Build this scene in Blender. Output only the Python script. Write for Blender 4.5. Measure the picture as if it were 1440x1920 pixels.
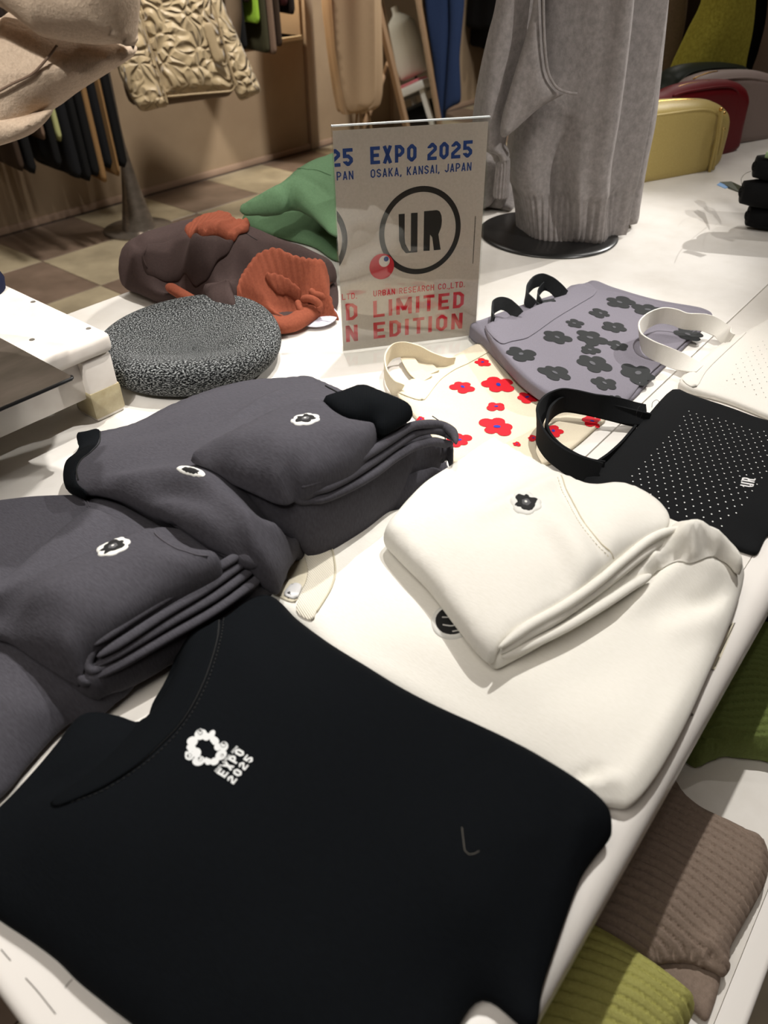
import bpy, bmesh, math, random
import numpy as np
from mathutils import Vector
from mathutils.geometry import delaunay_2d_cdt

for o in list(bpy.data.objects):
    bpy.data.objects.remove(o)
scene = bpy.context.scene
COL = scene.collection
random.seed(7)

# ---------------------------------------------------------------- camera
FPX = 1400.0
PITCH, YAW = math.radians(38.8), math.radians(39.1)
CAM = np.array([0.0, 0.0, 1.27])
FW = np.array([math.cos(PITCH)*math.cos(YAW), math.cos(PITCH)*math.sin(YAW), -math.sin(PITCH)])
RT = np.array([math.sin(YAW), -math.cos(YAW), 0.0])
UPV = np.cross(RT, FW)
HD = np.array([math.cos(YAW), math.sin(YAW), 0.0])
cam_data = bpy.data.cameras.new('camera')
cam_data.sensor_fit = 'VERTICAL'
cam_data.sensor_height = 24.0
cam_data.sensor_width = 18.0
cam_data.lens = 24.0*FPX/1920.0
cam_data.clip_start = 0.02
cam_data.dof.use_dof = True
cam_data.dof.focus_distance = 0.95
cam_data.dof.aperture_fstop = 4.5
cam = bpy.data.objects.new('camera', cam_data)
COL.objects.link(cam)
cam.location = CAM
cam.rotation_euler = (math.pi/2 - PITCH, 0, YAW - math.pi/2)
scene.camera = cam

# ---------------------------------------------------------------- world, exposure, lamps
world = bpy.data.worlds.new('world')
scene.world = world
world.use_nodes = True
world.node_tree.nodes['Background'].inputs['Color'].default_value = (1.0, 0.93, 0.85, 1)
world.node_tree.nodes['Background'].inputs['Strength'].default_value = 0.05
scene.view_settings.view_transform = 'Standard'
scene.view_settings.look = 'None'
scene.view_settings.gamma = 1.0
scene.view_settings.use_curve_mapping = False
scene.view_settings.exposure = 0.4


def spot(name, loc, target, watts, angle, blend=0.35, size=0.02, color=(1.0, 0.965, 0.92)):
    d = bpy.data.lights.new(name, 'SPOT')
    d.energy = watts
    d.spot_size = math.radians(angle)
    d.spot_blend = blend
    d.shadow_soft_size = size
    d.color = color
    o = bpy.data.objects.new(name, d)
    COL.objects.link(o)
    o.location = loc
    v = Vector(target) - Vector(loc)
    o.rotation_euler = v.to_track_quat('-Z', 'Y').to_euler()
    return o


def area(name, loc, size, watts, color=(1.0, 0.93, 0.85)):
    d = bpy.data.lights.new(name, 'AREA')
    d.energy = watts
    d.shape = 'SQUARE'
    d.size = size
    d.color = color
    o = bpy.data.objects.new(name, d)
    COL.objects.link(o)
    o.location = loc
    return o


# track spots over the display table
spot('track_or_fill_spot', (1.15, 0.38, 2.80), (0.52, 0.28, 0.75), 108, 46, 0.6, 0.015)
spot('track_or_fill_spot', (1.25, 0.92, 2.80), (0.42, 0.88, 0.75), 105, 36, 0.6, 0.015)
spot('track_or_fill_spot', (4.20, -0.20, 2.82), (0.92, 0.86, 0.75), 300, 19, 0.5)
spot('track_or_fill_spot', (2.60, 0.00, 2.80), (1.85, 0.45, 0.75), 32, 60, 0.8)
# soft front spots: one for the sign, one for the sweater on the riser
spot('track_or_fill_spot', (-0.9, -0.3, 2.70), (0.85, 0.66, 0.95), 26, 34, 0.9)
spot('track_or_fill_spot', (-0.75, 0.10, 2.55), (0.35, 0.90, 1.15), 95, 22, 0.8)  # unseen lamp added to brighten the beige sleeve
spot('track_or_fill_spot', (1.2, -1.3, 2.80), (1.50, 0.72, 1.15), 125, 30, 0.9)  # unseen lamp added to lift the grey sweater on its stand
# track spots on the rear wall display and the floor behind the table
spot('track_or_fill_spot', (1.7, 2.3, 2.80), (2.1, 3.5, 0.5), 250, 75, 0.8, 0.12)
spot('track_or_fill_spot', (4.2, 2.2, 2.80), (4.1, 3.6, 0.5), 280, 80, 0.8, 0.12)
# unseen soft area lamps added overhead as fill
area('fill_lamp', (-0.8, 0.3, 2.86), 1.2, 20)
area('fill_lamp', (1.2, 2.2, 2.86), 1.0, 10)
area('fill_lamp', (4.5, 1.4, 2.86), 1.0, 16)


# ---------------------------------------------------------------- pixel to place
def ray(x, y):
    return FW*FPX + RT*(x-720.0) + UPV*(960.0-y)


def P(x, y, z):
    r = ray(x, y)
    return CAM + r*((z-CAM[2])/r[2])


def PX(x, y, o, n):
    """point of the pixel's ray on the plane through o with normal n"""
    r = ray(x, y)
    o = np.asarray(o, float)
    n = np.asarray(n, float)
    return CAM + r*(np.dot(o-CAM, n)/np.dot(r, n))


def PD(x, y, d):
    r = ray(x, y)
    return CAM + r*(d/np.dot(r, HD))


# ---------------------------------------------------------------- object helpers
def tag(o, label=None, cat=None, group=None, kind=None):
    if label: o['label'] = label
    if cat: o['category'] = cat
    if group: o['group'] = group
    if kind: o['kind'] = kind
    return o


def thing(name, label, cat, loc, group=None):
    o = bpy.data.objects.new(name, None)
    o.empty_display_size = 0.05
    COL.objects.link(o)
    o.location = Vector([float(c) for c in loc])
    o['wl'] = [float(c) for c in loc]
    return tag(o, label, cat, group)


def rootloc(parent):
    return np.array(list(parent['wl'])) if parent is not None else np.zeros(3)


def link(name, verts, faces, m, parent=None, smooth=True, origin=None, uvs=None, angle=None):
    """verts in world metres; stored relative to the thing's root"""
    V = np.asarray(verts, float)
    off = rootloc(parent)
    if parent is None and origin is not None:
        off = np.asarray(origin, float)
    me = bpy.data.meshes.new(name)
    me.from_pydata([tuple(v) for v in (V-off)], [], [tuple(int(i) for i in f) for f in faces])
    me.update()
    if smooth:
        me.polygons.foreach_set('use_smooth', [True]*len(me.polygons))
        if angle is not None:
            me.set_sharp_from_angle(angle=math.radians(angle))
    if uvs is not None:
        ul = me.uv_layers.new(name='UVMap')
        vi = np.zeros(len(me.loops), dtype=np.int32)
        me.loops.foreach_get('vertex_index', vi)
        ul.data.foreach_set('uv', np.asarray(uvs, np.float32)[vi].ravel())
    if m is not None:
        me.materials.append(m)
    o = bpy.data.objects.new(name, me)
    COL.objects.link(o)
    if parent is not None:
        o.parent = parent
        o['wl'] = [float(c) for c in off]
    else:
        o.location = Vector([float(c) for c in off])
        o['wl'] = [float(c) for c in off]
    return o


def clean():
    for o in bpy.data.objects:
        if 'wl' in o:
            del o['wl']


# ---------------------------------------------------------------- materials
def lin(c):
    if isinstance(c, str):
        c = tuple(int(c[i:i+2], 16)/255 for i in (0, 2, 4))
    return tuple(((v+0.055)/1.055)**2.4 if v > 0.04045 else v/12.92 for v in c) + (1.0,)


class NT:
    def __init__(self, name):
        self.m = bpy.data.materials.new(name)
        self.m.use_nodes = True
        self.t = self.m.node_tree
        self.b = self.t.nodes['Principled BSDF']

    def n(self, typ, **kw):
        nd = self.t.nodes.new(typ)
        for k, v in kw.items():
            if hasattr(nd, k):
                setattr(nd, k, v)
            else:
                nd.inputs[k.replace('_', ' ')].default_value = v
        return nd

    def l(self, a, b):
        self.t.links.new(a, b)


def coords(nt, scale=(1, 1, 1), rot=(0, 0, 0), uv=False):
    tc = nt.n('ShaderNodeTexCoord')
    mp = nt.n('ShaderNodeMapping')
    mp.inputs['Scale'].default_value = scale
    mp.inputs['Rotation'].default_value = rot
    nt.l(tc.outputs['UV' if uv else 'Object'], mp.inputs['Vector'])
    return mp.outputs['Vector']


def fabric(name, col, col2=None, rough=0.9, sheen=0.25, kind='jersey', rot=0.0, scale=1.0, bump=0.25, uv=False, mix=0.5, spec=0.2):
    nt = NT(name)
    b = nt.b
    b.inputs['Roughness'].default_value = rough
    b.inputs['Sheen Weight'].default_value = sheen
    b.inputs['Sheen Roughness'].default_value = 0.5
    b.inputs['Sheen Tint'].default_value = lin(col)
    b.inputs['Specular IOR Level'].default_value = spec
    c1 = lin(col)
    c2 = lin(col2) if col2 else tuple(v*0.8 for v in c1[:3]) + (1,)
    if kind == 'jersey':
        v = coords(nt, (260*scale, 60*scale, 60*scale), (0, 0, rot), uv)
        tx = nt.n('ShaderNodeTexNoise', Scale=3.0, Detail=2.0)
        ds = 0.0006
    elif kind == 'rib':
        v = coords(nt, (1, 1, 1), (0, 0, rot), uv)
        tx = nt.n('ShaderNodeTexWave', Scale=scale*60.0, Distortion=0.4, Detail=1.0)
        ds = 0.0012
    elif kind == 'canvas':
        v = coords(nt, (700*scale, 700*scale, 700*scale), (0, 0, rot), uv)
        tx = nt.n('ShaderNodeTexNoise', Scale=1.0, Detail=2.0)
        ds = 0.0004
    elif kind == 'wool':
        v = coords(nt, (300*scale, 300*scale, 260*scale), (0, 0, rot), uv)
        tx = nt.n('ShaderNodeTexNoise', Scale=1.0, Detail=4.0, Roughness=0.7)
        ds = 0.0012
    else:  # plain leather grain
        v = coords(nt, (500*scale,)*3, (0, 0, rot), uv)
        tx = nt.n('ShaderNodeTexVoronoi', Scale=1.0)
        ds = 0.0004
    nt.l(v, tx.inputs['Vector'])
    fac = tx.outputs['Distance'] if kind == 'leather' else tx.outputs[0]
    rp = nt.n('ShaderNodeValToRGB')
    rp.color_ramp.elements[0].position = 0.5-mix/2
    rp.color_ramp.elements[1].position = 0.5+mix/2
    rp.color_ramp.elements[0].color = c2
    rp.color_ramp.elements[1].color = c1
    nt.l(fac, rp.inputs['Fac'])
    nt.l(rp.outputs['Color'], b.inputs['Base Color'])
    bp = nt.n('ShaderNodeBump', Strength=bump, Distance=ds)
    nt.l(fac, bp.inputs['Height'])
    nt.l(bp.outputs['Normal'], b.inputs['Normal'])
    return nt.m


def plain(name, col, rough=0.5, metal=0.0, spec=0.5, alpha=None, coat=0.0):
    nt = NT(name)
    nt.b.inputs['Base Color'].default_value = lin(col)
    nt.b.inputs['Roughness'].default_value = rough
    nt.b.inputs['Metallic'].default_value = metal
    nt.b.inputs['Specular IOR Level'].default_value = spec
    nt.b.inputs['Coat Weight'].default_value = coat
    return nt.m


def mottled(name, col, col2, scale=6.0, rough=0.5, spec=0.5, bump=0.0, pos=(0.35, 0.65), stretch=(1, 1, 1), detail=4.0, dist=0.001):
    nt = NT(name)
    v = coords(nt, stretch)
    tx = nt.n('ShaderNodeTexNoise', Scale=scale, Detail=detail, Roughness=0.6)
    nt.l(v, tx.inputs['Vector'])
    rp = nt.n('ShaderNodeValToRGB')
    rp.color_ramp.elements[0].position, rp.color_ramp.elements[1].position = pos
    rp.color_ramp.elements[0].color = lin(col2)
    rp.color_ramp.elements[1].color = lin(col)
    nt.l(tx.outputs[0], rp.inputs['Fac'])
    nt.l(rp.outputs['Color'], nt.b.inputs['Base Color'])
    nt.b.inputs['Roughness'].default_value = rough
    nt.b.inputs['Specular IOR Level'].default_value = spec
    if bump:
        bp = nt.n('ShaderNodeBump', Strength=bump, Distance=dist)
        nt.l(tx.outputs[0], bp.inputs['Height'])
        nt.l(bp.outputs['Normal'], nt.b.inputs['Normal'])
    return nt.m


# ---------------------------------------------------------------- curves
def crom(pts, n=8, closed=False):
    """Catmull-Rom through pts (any dimension)"""
    Q = np.asarray(pts, float)
    N = len(Q)
    out = []
    segs = N if closed else N-1
    for i in range(segs):
        if closed:
            p0, p1, p2, p3 = Q[(i-1) % N], Q[i], Q[(i+1) % N], Q[(i+2) % N]
        else:
            p0, p1, p2, p3 = Q[max(i-1, 0)], Q[i], Q[i+1], Q[min(i+2, N-1)]
        for k in range(n):
            t = k/n
            # centripetal-ish: limited tangents to avoid loops
            d = np.linalg.norm((p2-p1)) + 1e-9
            m1 = (p2-p0)*0.5
            m2 = (p3-p1)*0.5
            l1, l2 = np.linalg.norm(m1), np.linalg.norm(m2)
            if l1 > d: m1 = m1*d/l1
            if l2 > d: m2 = m2*d/l2
            h = (2*t**3-3*t**2+1)*p1 + (t**3-2*t**2+t)*m1 + (-2*t**3+3*t**2)*p2 + (t**3-t**2)*m2
            out.append(h)
    if not closed:
        out.append(Q[-1])
    return np.array(out)


def resample(pts, step, closed=False):
    Q = np.asarray(pts, float)
    if closed:
        Q = np.vstack([Q, Q[:1]])
    s = np.r_[0, np.cumsum(np.linalg.norm(np.diff(Q, axis=0), axis=1))]
    n = max(int(round(s[-1]/step)), 3)
    t = np.linspace(0, s[-1], n+1)
    R = np.stack([np.interp(t, s, Q[:, k]) for k in range(Q.shape[1])], 1)
    return R[:-1] if closed else R


def poly_dist(X, poly, closed=True):
    """distance of points X (N,2) to a polyline, and param 0..1 of the nearest place"""
    A = poly
    Bq = np.roll(poly, -1, axis=0)
    if not closed:
        A, Bq = poly[:-1], poly[1:]
    best = np.full(len(X), 1e9)
    par = np.zeros(len(X))
    M = len(A)
    CH = 4000
    for c in range(0, len(X), CH):
        x = X[c:c+CH]
        ab = Bq-A
        L = (ab**2).sum(1)+1e-18
        t = ((x[:, None, :]-A[None])*ab[None]).sum(2)/L
        t = np.clip(t, 0, 1)
        d = np.sqrt(((x[:, None, :]-(A[None]+t[..., None]*ab[None]))**2).sum(2))
        k = d.argmin(1)
        best[c:c+CH] = d[np.arange(len(x)), k]
        par[c:c+CH] = (k+t[np.arange(len(x)), k])/M
    return best, par


def inside(X, poly):
    x, y = X[:, 0], X[:, 1]
    r = np.zeros(len(X), bool)
    j = len(poly)-1
    for i in range(len(poly)):
        xi, yi = poly[i]
        xj, yj = poly[j]
        c = ((yi > y) != (yj > y)) & (x < (xj-xi)*(y-yi)/((yj-yi) if abs(yj-yi) > 1e-12 else 1e-12)+xi)
        r ^= c
        j = i
    return r


class TPS:
    def __init__(self, X, z, lam=1e-5):
        self.X = np.asarray(X, float)
        z = np.asarray(z, float)
        n = len(z)
        K = self.k(self.X, self.X) + lam*np.eye(n)
        Pm = np.c_[np.ones(n), self.X]
        A = np.block([[K, Pm], [Pm.T, np.zeros((3, 3))]])
        self.w = np.linalg.lstsq(A, np.r_[z, 0, 0, 0], rcond=None)[0]

    @staticmethod
    def k(A, B):
        r2 = ((A[:, None]-B[None])**2).sum(2)
        return 0.5*r2*np.log(r2+1e-12)

    def __call__(self, Y):
        out = np.empty(len(Y))
        for c in range(0, len(Y), 5000):
            y = Y[c:c+5000]
            out[c:c+5000] = self.k(y, self.X) @ self.w[:-3] + np.c_[np.ones(len(y)), y] @ self.w[-3:]
        return out


def sines(X, scale, seed, n=7):
    rg = np.random.RandomState(seed)
    s = np.zeros(len(X))
    for i in range(n):
        a = rg.uniform(0, 2*np.pi)
        f = scale*rg.uniform(0.6, 1.7)
        ph = rg.uniform(0, 6.28)
        w = 0.5*np.sin(X[:, 1]*f*0.6+ph*2)
        s += np.sin((X[:, 0]*np.cos(a)+X[:, 1]*np.sin(a))*f*2+ph+w)/n
    return s


def tri_region(bnd, res, rings=()):
    """triangulate the inside of a closed 2D boundary; returns verts, faces, distance-to-boundary"""
    lo, hi = bnd.min(0), bnd.max(0)
    nx = int((hi[0]-lo[0])/res)+2
    ny = int((hi[1]-lo[1])/(res*0.866))+2
    gx, gy = np.meshgrid(np.arange(nx), np.arange(ny))
    G = np.stack([lo[0]+(gx+0.5*(gy % 2))*res, lo[1]+gy*res*0.866], -1).reshape(-1, 2)
    G = G[inside(G, bnd)]
    rmax = max(rings) if rings else 0.0
    if len(G):
        d, _ = poly_dist(G, bnd)
        G = G[d > max(rmax+0.4*res, 0.55*res)]
    pts = [bnd]
    if rings:
        tg = np.roll(bnd, -1, 0)-np.roll(bnd, 1, 0)
        tg /= np.linalg.norm(tg, axis=1)[:, None]+1e-12
        ar = 0.5*np.sum(bnd[:, 0]*np.roll(bnd[:, 1], -1)-np.roll(bnd[:, 0], -1)*bnd[:, 1])
        nr = np.stack([-tg[:, 1], tg[:, 0]], 1)*(1 if ar > 0 else -1)
        for o in rings:
            Rr = bnd+nr*o
            ok = inside(Rr, bnd)
            d, _ = poly_dist(Rr, bnd)
            Rr = Rr[ok & (d > o*0.93)]
            pts.append(Rr)
    pts.append(G)
    allp = np.vstack(pts)
    n = len(bnd)
    vs, es, fs, ov, oe, of = delaunay_2d_cdt([Vector(p) for p in allp], [(i, (i+1) % n) for i in range(n)], [], 1, 1e-7)
    V = np.array([[v.x, v.y] for v in vs])
    d, _ = poly_dist(V, bnd)
    return V, [tuple(f) for f in fs], d


# ---------------------------------------------------------------- cloth lying on something
def topx(pts):
    """(px, py, z) list -> world; a 4-tuple ('w', x, y, z) is world already"""
    out = []
    for p in pts:
        if p[0] == 'w':
            out.append([p[1], p[2], p[3]])
        else:
            out.append(list(P(p[0], p[1], p[2])))
    return np.array(out, float)


def const(z):
    return lambda X: np.full(len(X), float(z))


def cloth(name, out, m, parent, H=(), B=0.75, r=0.012, res=0.006, wr=(), noise=(0.0012, 9, 1), disp=None, rel=False,
          lam=1e-5, sm=6, origin=None, mid=0.5, minth=0.003):
    """a padded sheet. out: (px,py,z) outline, H: (px,py,z) inner heights, B: underside height (float or function),
    r: edge rounding reach, wr: creases (pixel path, z, width, height)"""
    Bf = B if callable(B) else const(B)
    if rel:
        def conv(pts):
            o = []
            for p in pts:
                q = np.array([p[1], p[2], 0.0]) if p[0] == 'w' else march(Bf, p[0], p[1], p[-1])
                z = Bf(q[None, :2])[0]+p[-1]
                o.append([q[0], q[1], z])
            return np.array(o)
        ow = conv(out)
        hw = conv(H) if len(H) else np.zeros((0, 3))
    else:
        ow = topx(out)
        hw = topx(H) if len(H) else np.zeros((0, 3))
    c = crom(ow, sm, True)
    c = resample(c, res*0.8, True)
    bnd = c[:, :2]
    if rel:
        t = TPS(np.vstack([ow[:, :2], hw[:, :2]]), np.r_[ow[:, 2]-Bf(ow[:, :2]), (hw[:, 2]-Bf(hw[:, :2])) if len(hw) else []], lam)
        base = lambda X: Bf(X)+t(X)
    else:
        step = max(1, len(c)//70)
        bs = c[::step]
        t = TPS(np.vstack([bs[:, :2], hw[:, :2]]), np.r_[bs[:, 2], hw[:, 2]], lam)
        base = t
    W = [(topx([(a, b, w[1]) for a, b in w[0]])[:, :2], w[2], w[3]) for w in wr]
    W = [(crom(a, 6)[:, :2], b, cc) for a, b, cc in W]

    def core(X, d):
        z = base(X)
        k = np.clip(d/(r*2.0), 0, 1)
        if noise:
            z = z+noise[0]*sines(X, noise[1], noise[2])*k
        for pl, wd, am in W:
            dd, pr = poly_dist(X, pl, False)
            z = z+1.4*am*np.exp(-(dd/wd)**2)*np.sin(np.pi*np.clip(pr, 0.02, 0.98))**0.4*np.clip(d/(r*1.0), 0.15, 1)
        if disp is not None:
            z = z+disp(X, d)
        return np.maximum(z, Bf(X)+minth)

    def shape(X, d):
        zt = core(X, d)
        zb = Bf(X)
        zm = zb+(zt-zb)*mid
        s = np.sqrt(np.clip(1-(1-np.clip(d/r, 0, 1))**2, 0, 1))
        return zm+(zt-zm)*s, zm-(zm-zb)*s

    V, F, d = tri_region(bnd, res, rings=[r*0.06, r*0.22, r*0.5])
    d[d < 1e-5] = 0
    zt, zb = shape(V, d)
    onb = d == 0
    idx = np.full(len(V), -1)
    inn = np.where(~onb)[0]
    idx[onb] = np.where(onb)[0]
    idx[inn] = len(V)+np.arange(len(inn))
    verts = np.vstack([np.c_[V, zt], np.c_[V[inn], zb[inn]]])
    faces = []
    for f in F:
        a, b_, c_ = V[f[0]], V[f[1]], V[f[2]]
        ccw = (b_[0]-a[0])*(c_[1]-a[1])-(b_[1]-a[1])*(c_[0]-a[0]) > 0
        g = f if ccw else f[::-1]
        faces.append(g)
        faces.append(tuple(idx[i] for i in g[::-1]))
    o = link(name, verts, faces, m, parent, True, origin=origin)

    # heights are sampled once on a grid and looked up afterwards
    lo = bnd.min(0)-0.036
    g = 0.004
    n = np.ceil((bnd.max(0)+0.036-lo)/g).astype(int)+1
    gx, gy = np.meshgrid(lo[0]+g*np.arange(n[0]), lo[1]+g*np.arange(n[1]), indexing='ij')
    G = np.stack([gx.ravel(), gy.ravel()], 1)
    dd, _ = poly_dist(G, bnd[::2])
    ins = inside(G, bnd)
    top = np.empty(len(G))
    top[ins] = shape(G[ins], dd[ins])[0]
    bz = Bf(G)
    # outside: carry the nearest edge height
    on_edge = shape(bnd, np.zeros(len(bnd)))[0]
    out_i = np.where(~ins)[0]
    for k in range(0, len(out_i), 4000):
        q = out_i[k:k+4000]
        near = ((G[q][:, None]-bnd[None, ::2])**2).sum(2).argmin(1)
        top[q] = on_edge[::2][near]
    f = np.where(ins, 1.0, np.clip(1-dd/0.03, 0, 1))
    f = f*f*(3-2*f)
    hz = top.reshape(n)
    hf = f.reshape(n)

    def look(A, X):
        u = np.clip((X-lo)/g, 0, n-1.001)
        i = u.astype(int)
        w = u-i
        x, y = i[:, 0], i[:, 1]
        return (A[x, y]*(1-w[:, 0])*(1-w[:, 1])+A[x+1, y]*w[:, 0]*(1-w[:, 1])+A[x, y+1]*(1-w[:, 0])*w[:, 1]+A[x+1, y+1]*w[:, 0]*w[:, 1])

    def zf(X):
        return look(hz, np.atleast_2d(np.asarray(X, float))[:, :2])

    hs = (bz+(top-bz)*f).reshape(n)

    def zsoft(X):
        """height for things lying on it: falls to the underside beyond the edge"""
        X = np.atleast_2d(np.asarray(X, float))[:, :2]
        w = look(hf, X)
        r_ = look(hs, X)
        ok = w > 1e-4
        if not ok.all():
            r_[~ok] = Bf(X[~ok])
        return r_
    zf.soft = zsoft
    zf.bnd = bnd
    zf.obj = o
    return o, zf


def march(hf, px, py, add=0.0, top=1.02, low=0.70):
    """first place where the pixel's ray drops below the height function"""
    zs = np.arange(top, low, -0.0015)
    r = ray(px, py)
    W = CAM[None, :2]+r[None, :2]*((zs-CAM[2])/r[2])[:, None]
    k = np.where(zs <= hf(W)+add)[0]
    return np.r_[W[k[0]], zs[k[0]]] if len(k) else np.r_[W[-1], zs[-1]]


def on(zf, px, py, z0=0.8):
    p = march(getattr(zf, 'soft', zf), px, py)
    return np.array([p[0], p[1], float(zf(p[None, :2])[0])])


# ---------------------------------------------------------------- sweeps
def frames(C, up=(0, 0, 1), closed=False):
    T = np.gradient(C, axis=0)
    if closed:
        T = np.roll(C, -1, 0)-np.roll(C, 1, 0)
    T /= np.linalg.norm(T, axis=1)[:, None]+1e-12
    up = np.asarray(up, float)
    S = np.cross(T, up)
    ln = np.linalg.norm(S, axis=1)
    for i in range(len(S)):
        if ln[i] < 1e-4:
            S[i] = S[i-1] if i else np.cross(T[i], [1, 0, 0])
    S /= np.linalg.norm(S, axis=1)[:, None]+1e-12
    N = np.cross(S, T)
    return T, S, N


def tube_data(C, ra, rb=None, seg=10, closed=False, up=(0, 0, 1), power=2.0):
    C = np.asarray(C, float)
    n = len(C)
    ra = np.broadcast_to(np.asarray(ra, float), (n,))
    rb = ra if rb is None else np.broadcast_to(np.asarray(rb, float), (n,))
    T, S, N = frames(C, up, closed)
    a = np.linspace(0, 2*np.pi, seg, endpoint=False)
    ca, sa = np.cos(a), np.sin(a)
    ca = np.sign(ca)*np.abs(ca)**(2/power)
    sa = np.sign(sa)*np.abs(sa)**(2/power)
    V = (C[:, None]+S[:, None]*(ca[None, :, None]*ra[:, None, None])+N[:, None]*(sa[None, :, None]*rb[:, None, None])).reshape(-1, 3)
    F = []
    m = n if closed else n-1
    for i in range(m):
        j = (i+1) % n
        for k in range(seg):
            k2 = (k+1) % seg
            F.append((i*seg+k, j*seg+k, j*seg+k2, i*seg+k2))
    if not closed:
        F.append(tuple(range(seg)))
        F.append(tuple((n-1)*seg+k for k in range(seg))[::-1])
    return V, F


def tube(name, pts, ra, m, parent, rb=None, seg=10, closed=False, sm=6, step=None, up=(0, 0, 1), power=2.0, taper=False, px=True, origin=None):
    C = topx(pts) if px else np.asarray(pts, float)
    C = crom(C, sm, closed) if sm > 1 else C
    if step:
        C = resample(C, step, closed)
    R = np.full(len(C), ra)
    Rb = None if rb is None else np.full(len(C), rb)
    if taper:
        t = np.linspace(0, 1, len(C))
        k = np.clip(np.minimum(t, 1-t)*8, 0.05, 1)**0.5
        R = R*k
        if Rb is not None: Rb = Rb*k
    V, F = tube_data(C, R, Rb, seg, closed, up, power)
    return link(name, V, F, m, parent, True, origin=origin, angle=60 if power > 3 else None)


def ribbon(name, pts, width, thick, wdirs, m, parent, sm=8):
    """band along world pts; wdirs = direction of the band's width at each point"""
    C = crom(np.asarray(pts, float), sm)
    D = crom(np.asarray(wdirs, float), sm)
    T = np.gradient(C, axis=0)
    T /= np.linalg.norm(T, axis=1)[:, None]
    D = D-T*(D*T).sum(1)[:, None]
    D /= np.linalg.norm(D, axis=1)[:, None]+1e-12
    N = np.cross(T, D)
    w, t = width/2, thick/2
    prof = [(-w, -t*0.6), (-w*0.97, -t), (w*0.97, -t), (w, -t*0.6), (w, t*0.6), (w*0.97, t), (-w*0.97, t), (-w, t*0.6)]
    n = len(C)
    V = np.vstack([[C[i]+D[i]*a+N[i]*b for a, b in prof] for i in range(n)])
    F = []
    for i in range(n-1):
        for k in range(8):
            k2 = (k+1) % 8
            F.append((i*8+k, i*8+k2, (i+1)*8+k2, (i+1)*8+k))
    F.append(tuple(range(8))[::-1])
    F.append(tuple((n-1)*8+k for k in range(8)))
    return link(name, V, F, m, parent, True, angle=50)


def boxdata(lo, hi, bev=0.0, seg=2):
    bm = bmesh.new()
    bmesh.ops.create_cube(bm, size=1)
    lo, hi = np.array(lo, float), np.array(hi, float)
    for v in bm.verts:
        v.co = Vector([(lo[i]+hi[i])/2+v.co[i]*(hi[i]-lo[i]) for i in range(3)])
    if bev > 0:
        bmesh.ops.bevel(bm, geom=bm.edges[:], offset=bev, segments=seg, profile=0.6, affect='EDGES')
    V = np.array([list(v.co) for v in bm.verts])
    F = [tuple(v.index for v in f.verts) for f in bm.faces]
    bm.free()
    return V, F


def box(name, lo, hi, m, parent=None, bev=0.0, seg=2, origin=None, rot=None, pivot=None):
    V, F = boxdata(lo, hi, bev, seg)
    if rot is not None:
        c = np.array(pivot if pivot is not None else (np.array(lo)+np.array(hi))/2, float)
        ca, sa = math.cos(rot), math.sin(rot)
        R = np.array([[ca, -sa, 0], [sa, ca, 0], [0, 0, 1]])
        V = (V-c) @ R.T+c
    return link(name, V, F, m, parent, bev > 0, origin=origin, angle=40 if bev > 0 else None)


def lathe(name, prof, c, m, parent, seg=48, uv=False, disp=None, origin=None):
    """prof: (radius, z) list around vertical axis at c"""
    n = len(prof)
    a = np.linspace(0, 2*np.pi, seg, endpoint=False)
    V = []
    UV = []
    s = 0
    for i, (r_, z) in enumerate(prof):
        if i: s += math.hypot(prof[i][0]-prof[i-1][0], prof[i][1]-prof[i-1][1])
        for k in range(seg):
            V.append([c[0]+r_*math.cos(a[k]), c[1]+r_*math.sin(a[k]), c[2]+z])
            UV.append([abs(((a[k]/math.pi) % 2)-1)*0.5, s])
    V = np.array(V)
    F = []
    for i in range(n-1):
        for k in range(seg):
            k2 = (k+1) % seg
            F.append((i*seg+k, i*seg+k2, (i+1)*seg+k2, (i+1)*seg+k))
    if prof[0][0] > 1e-5: F.append(tuple(range(seg))[::-1])
    if prof[-1][0] > 1e-5: F.append(tuple((n-1)*seg+k for k in range(seg)))
    if disp is not None:
        V = disp(V)
    return link(name, V, F, m, parent, True, origin=origin, uvs=UV if uv else None, angle=50 if not uv else None)


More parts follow.
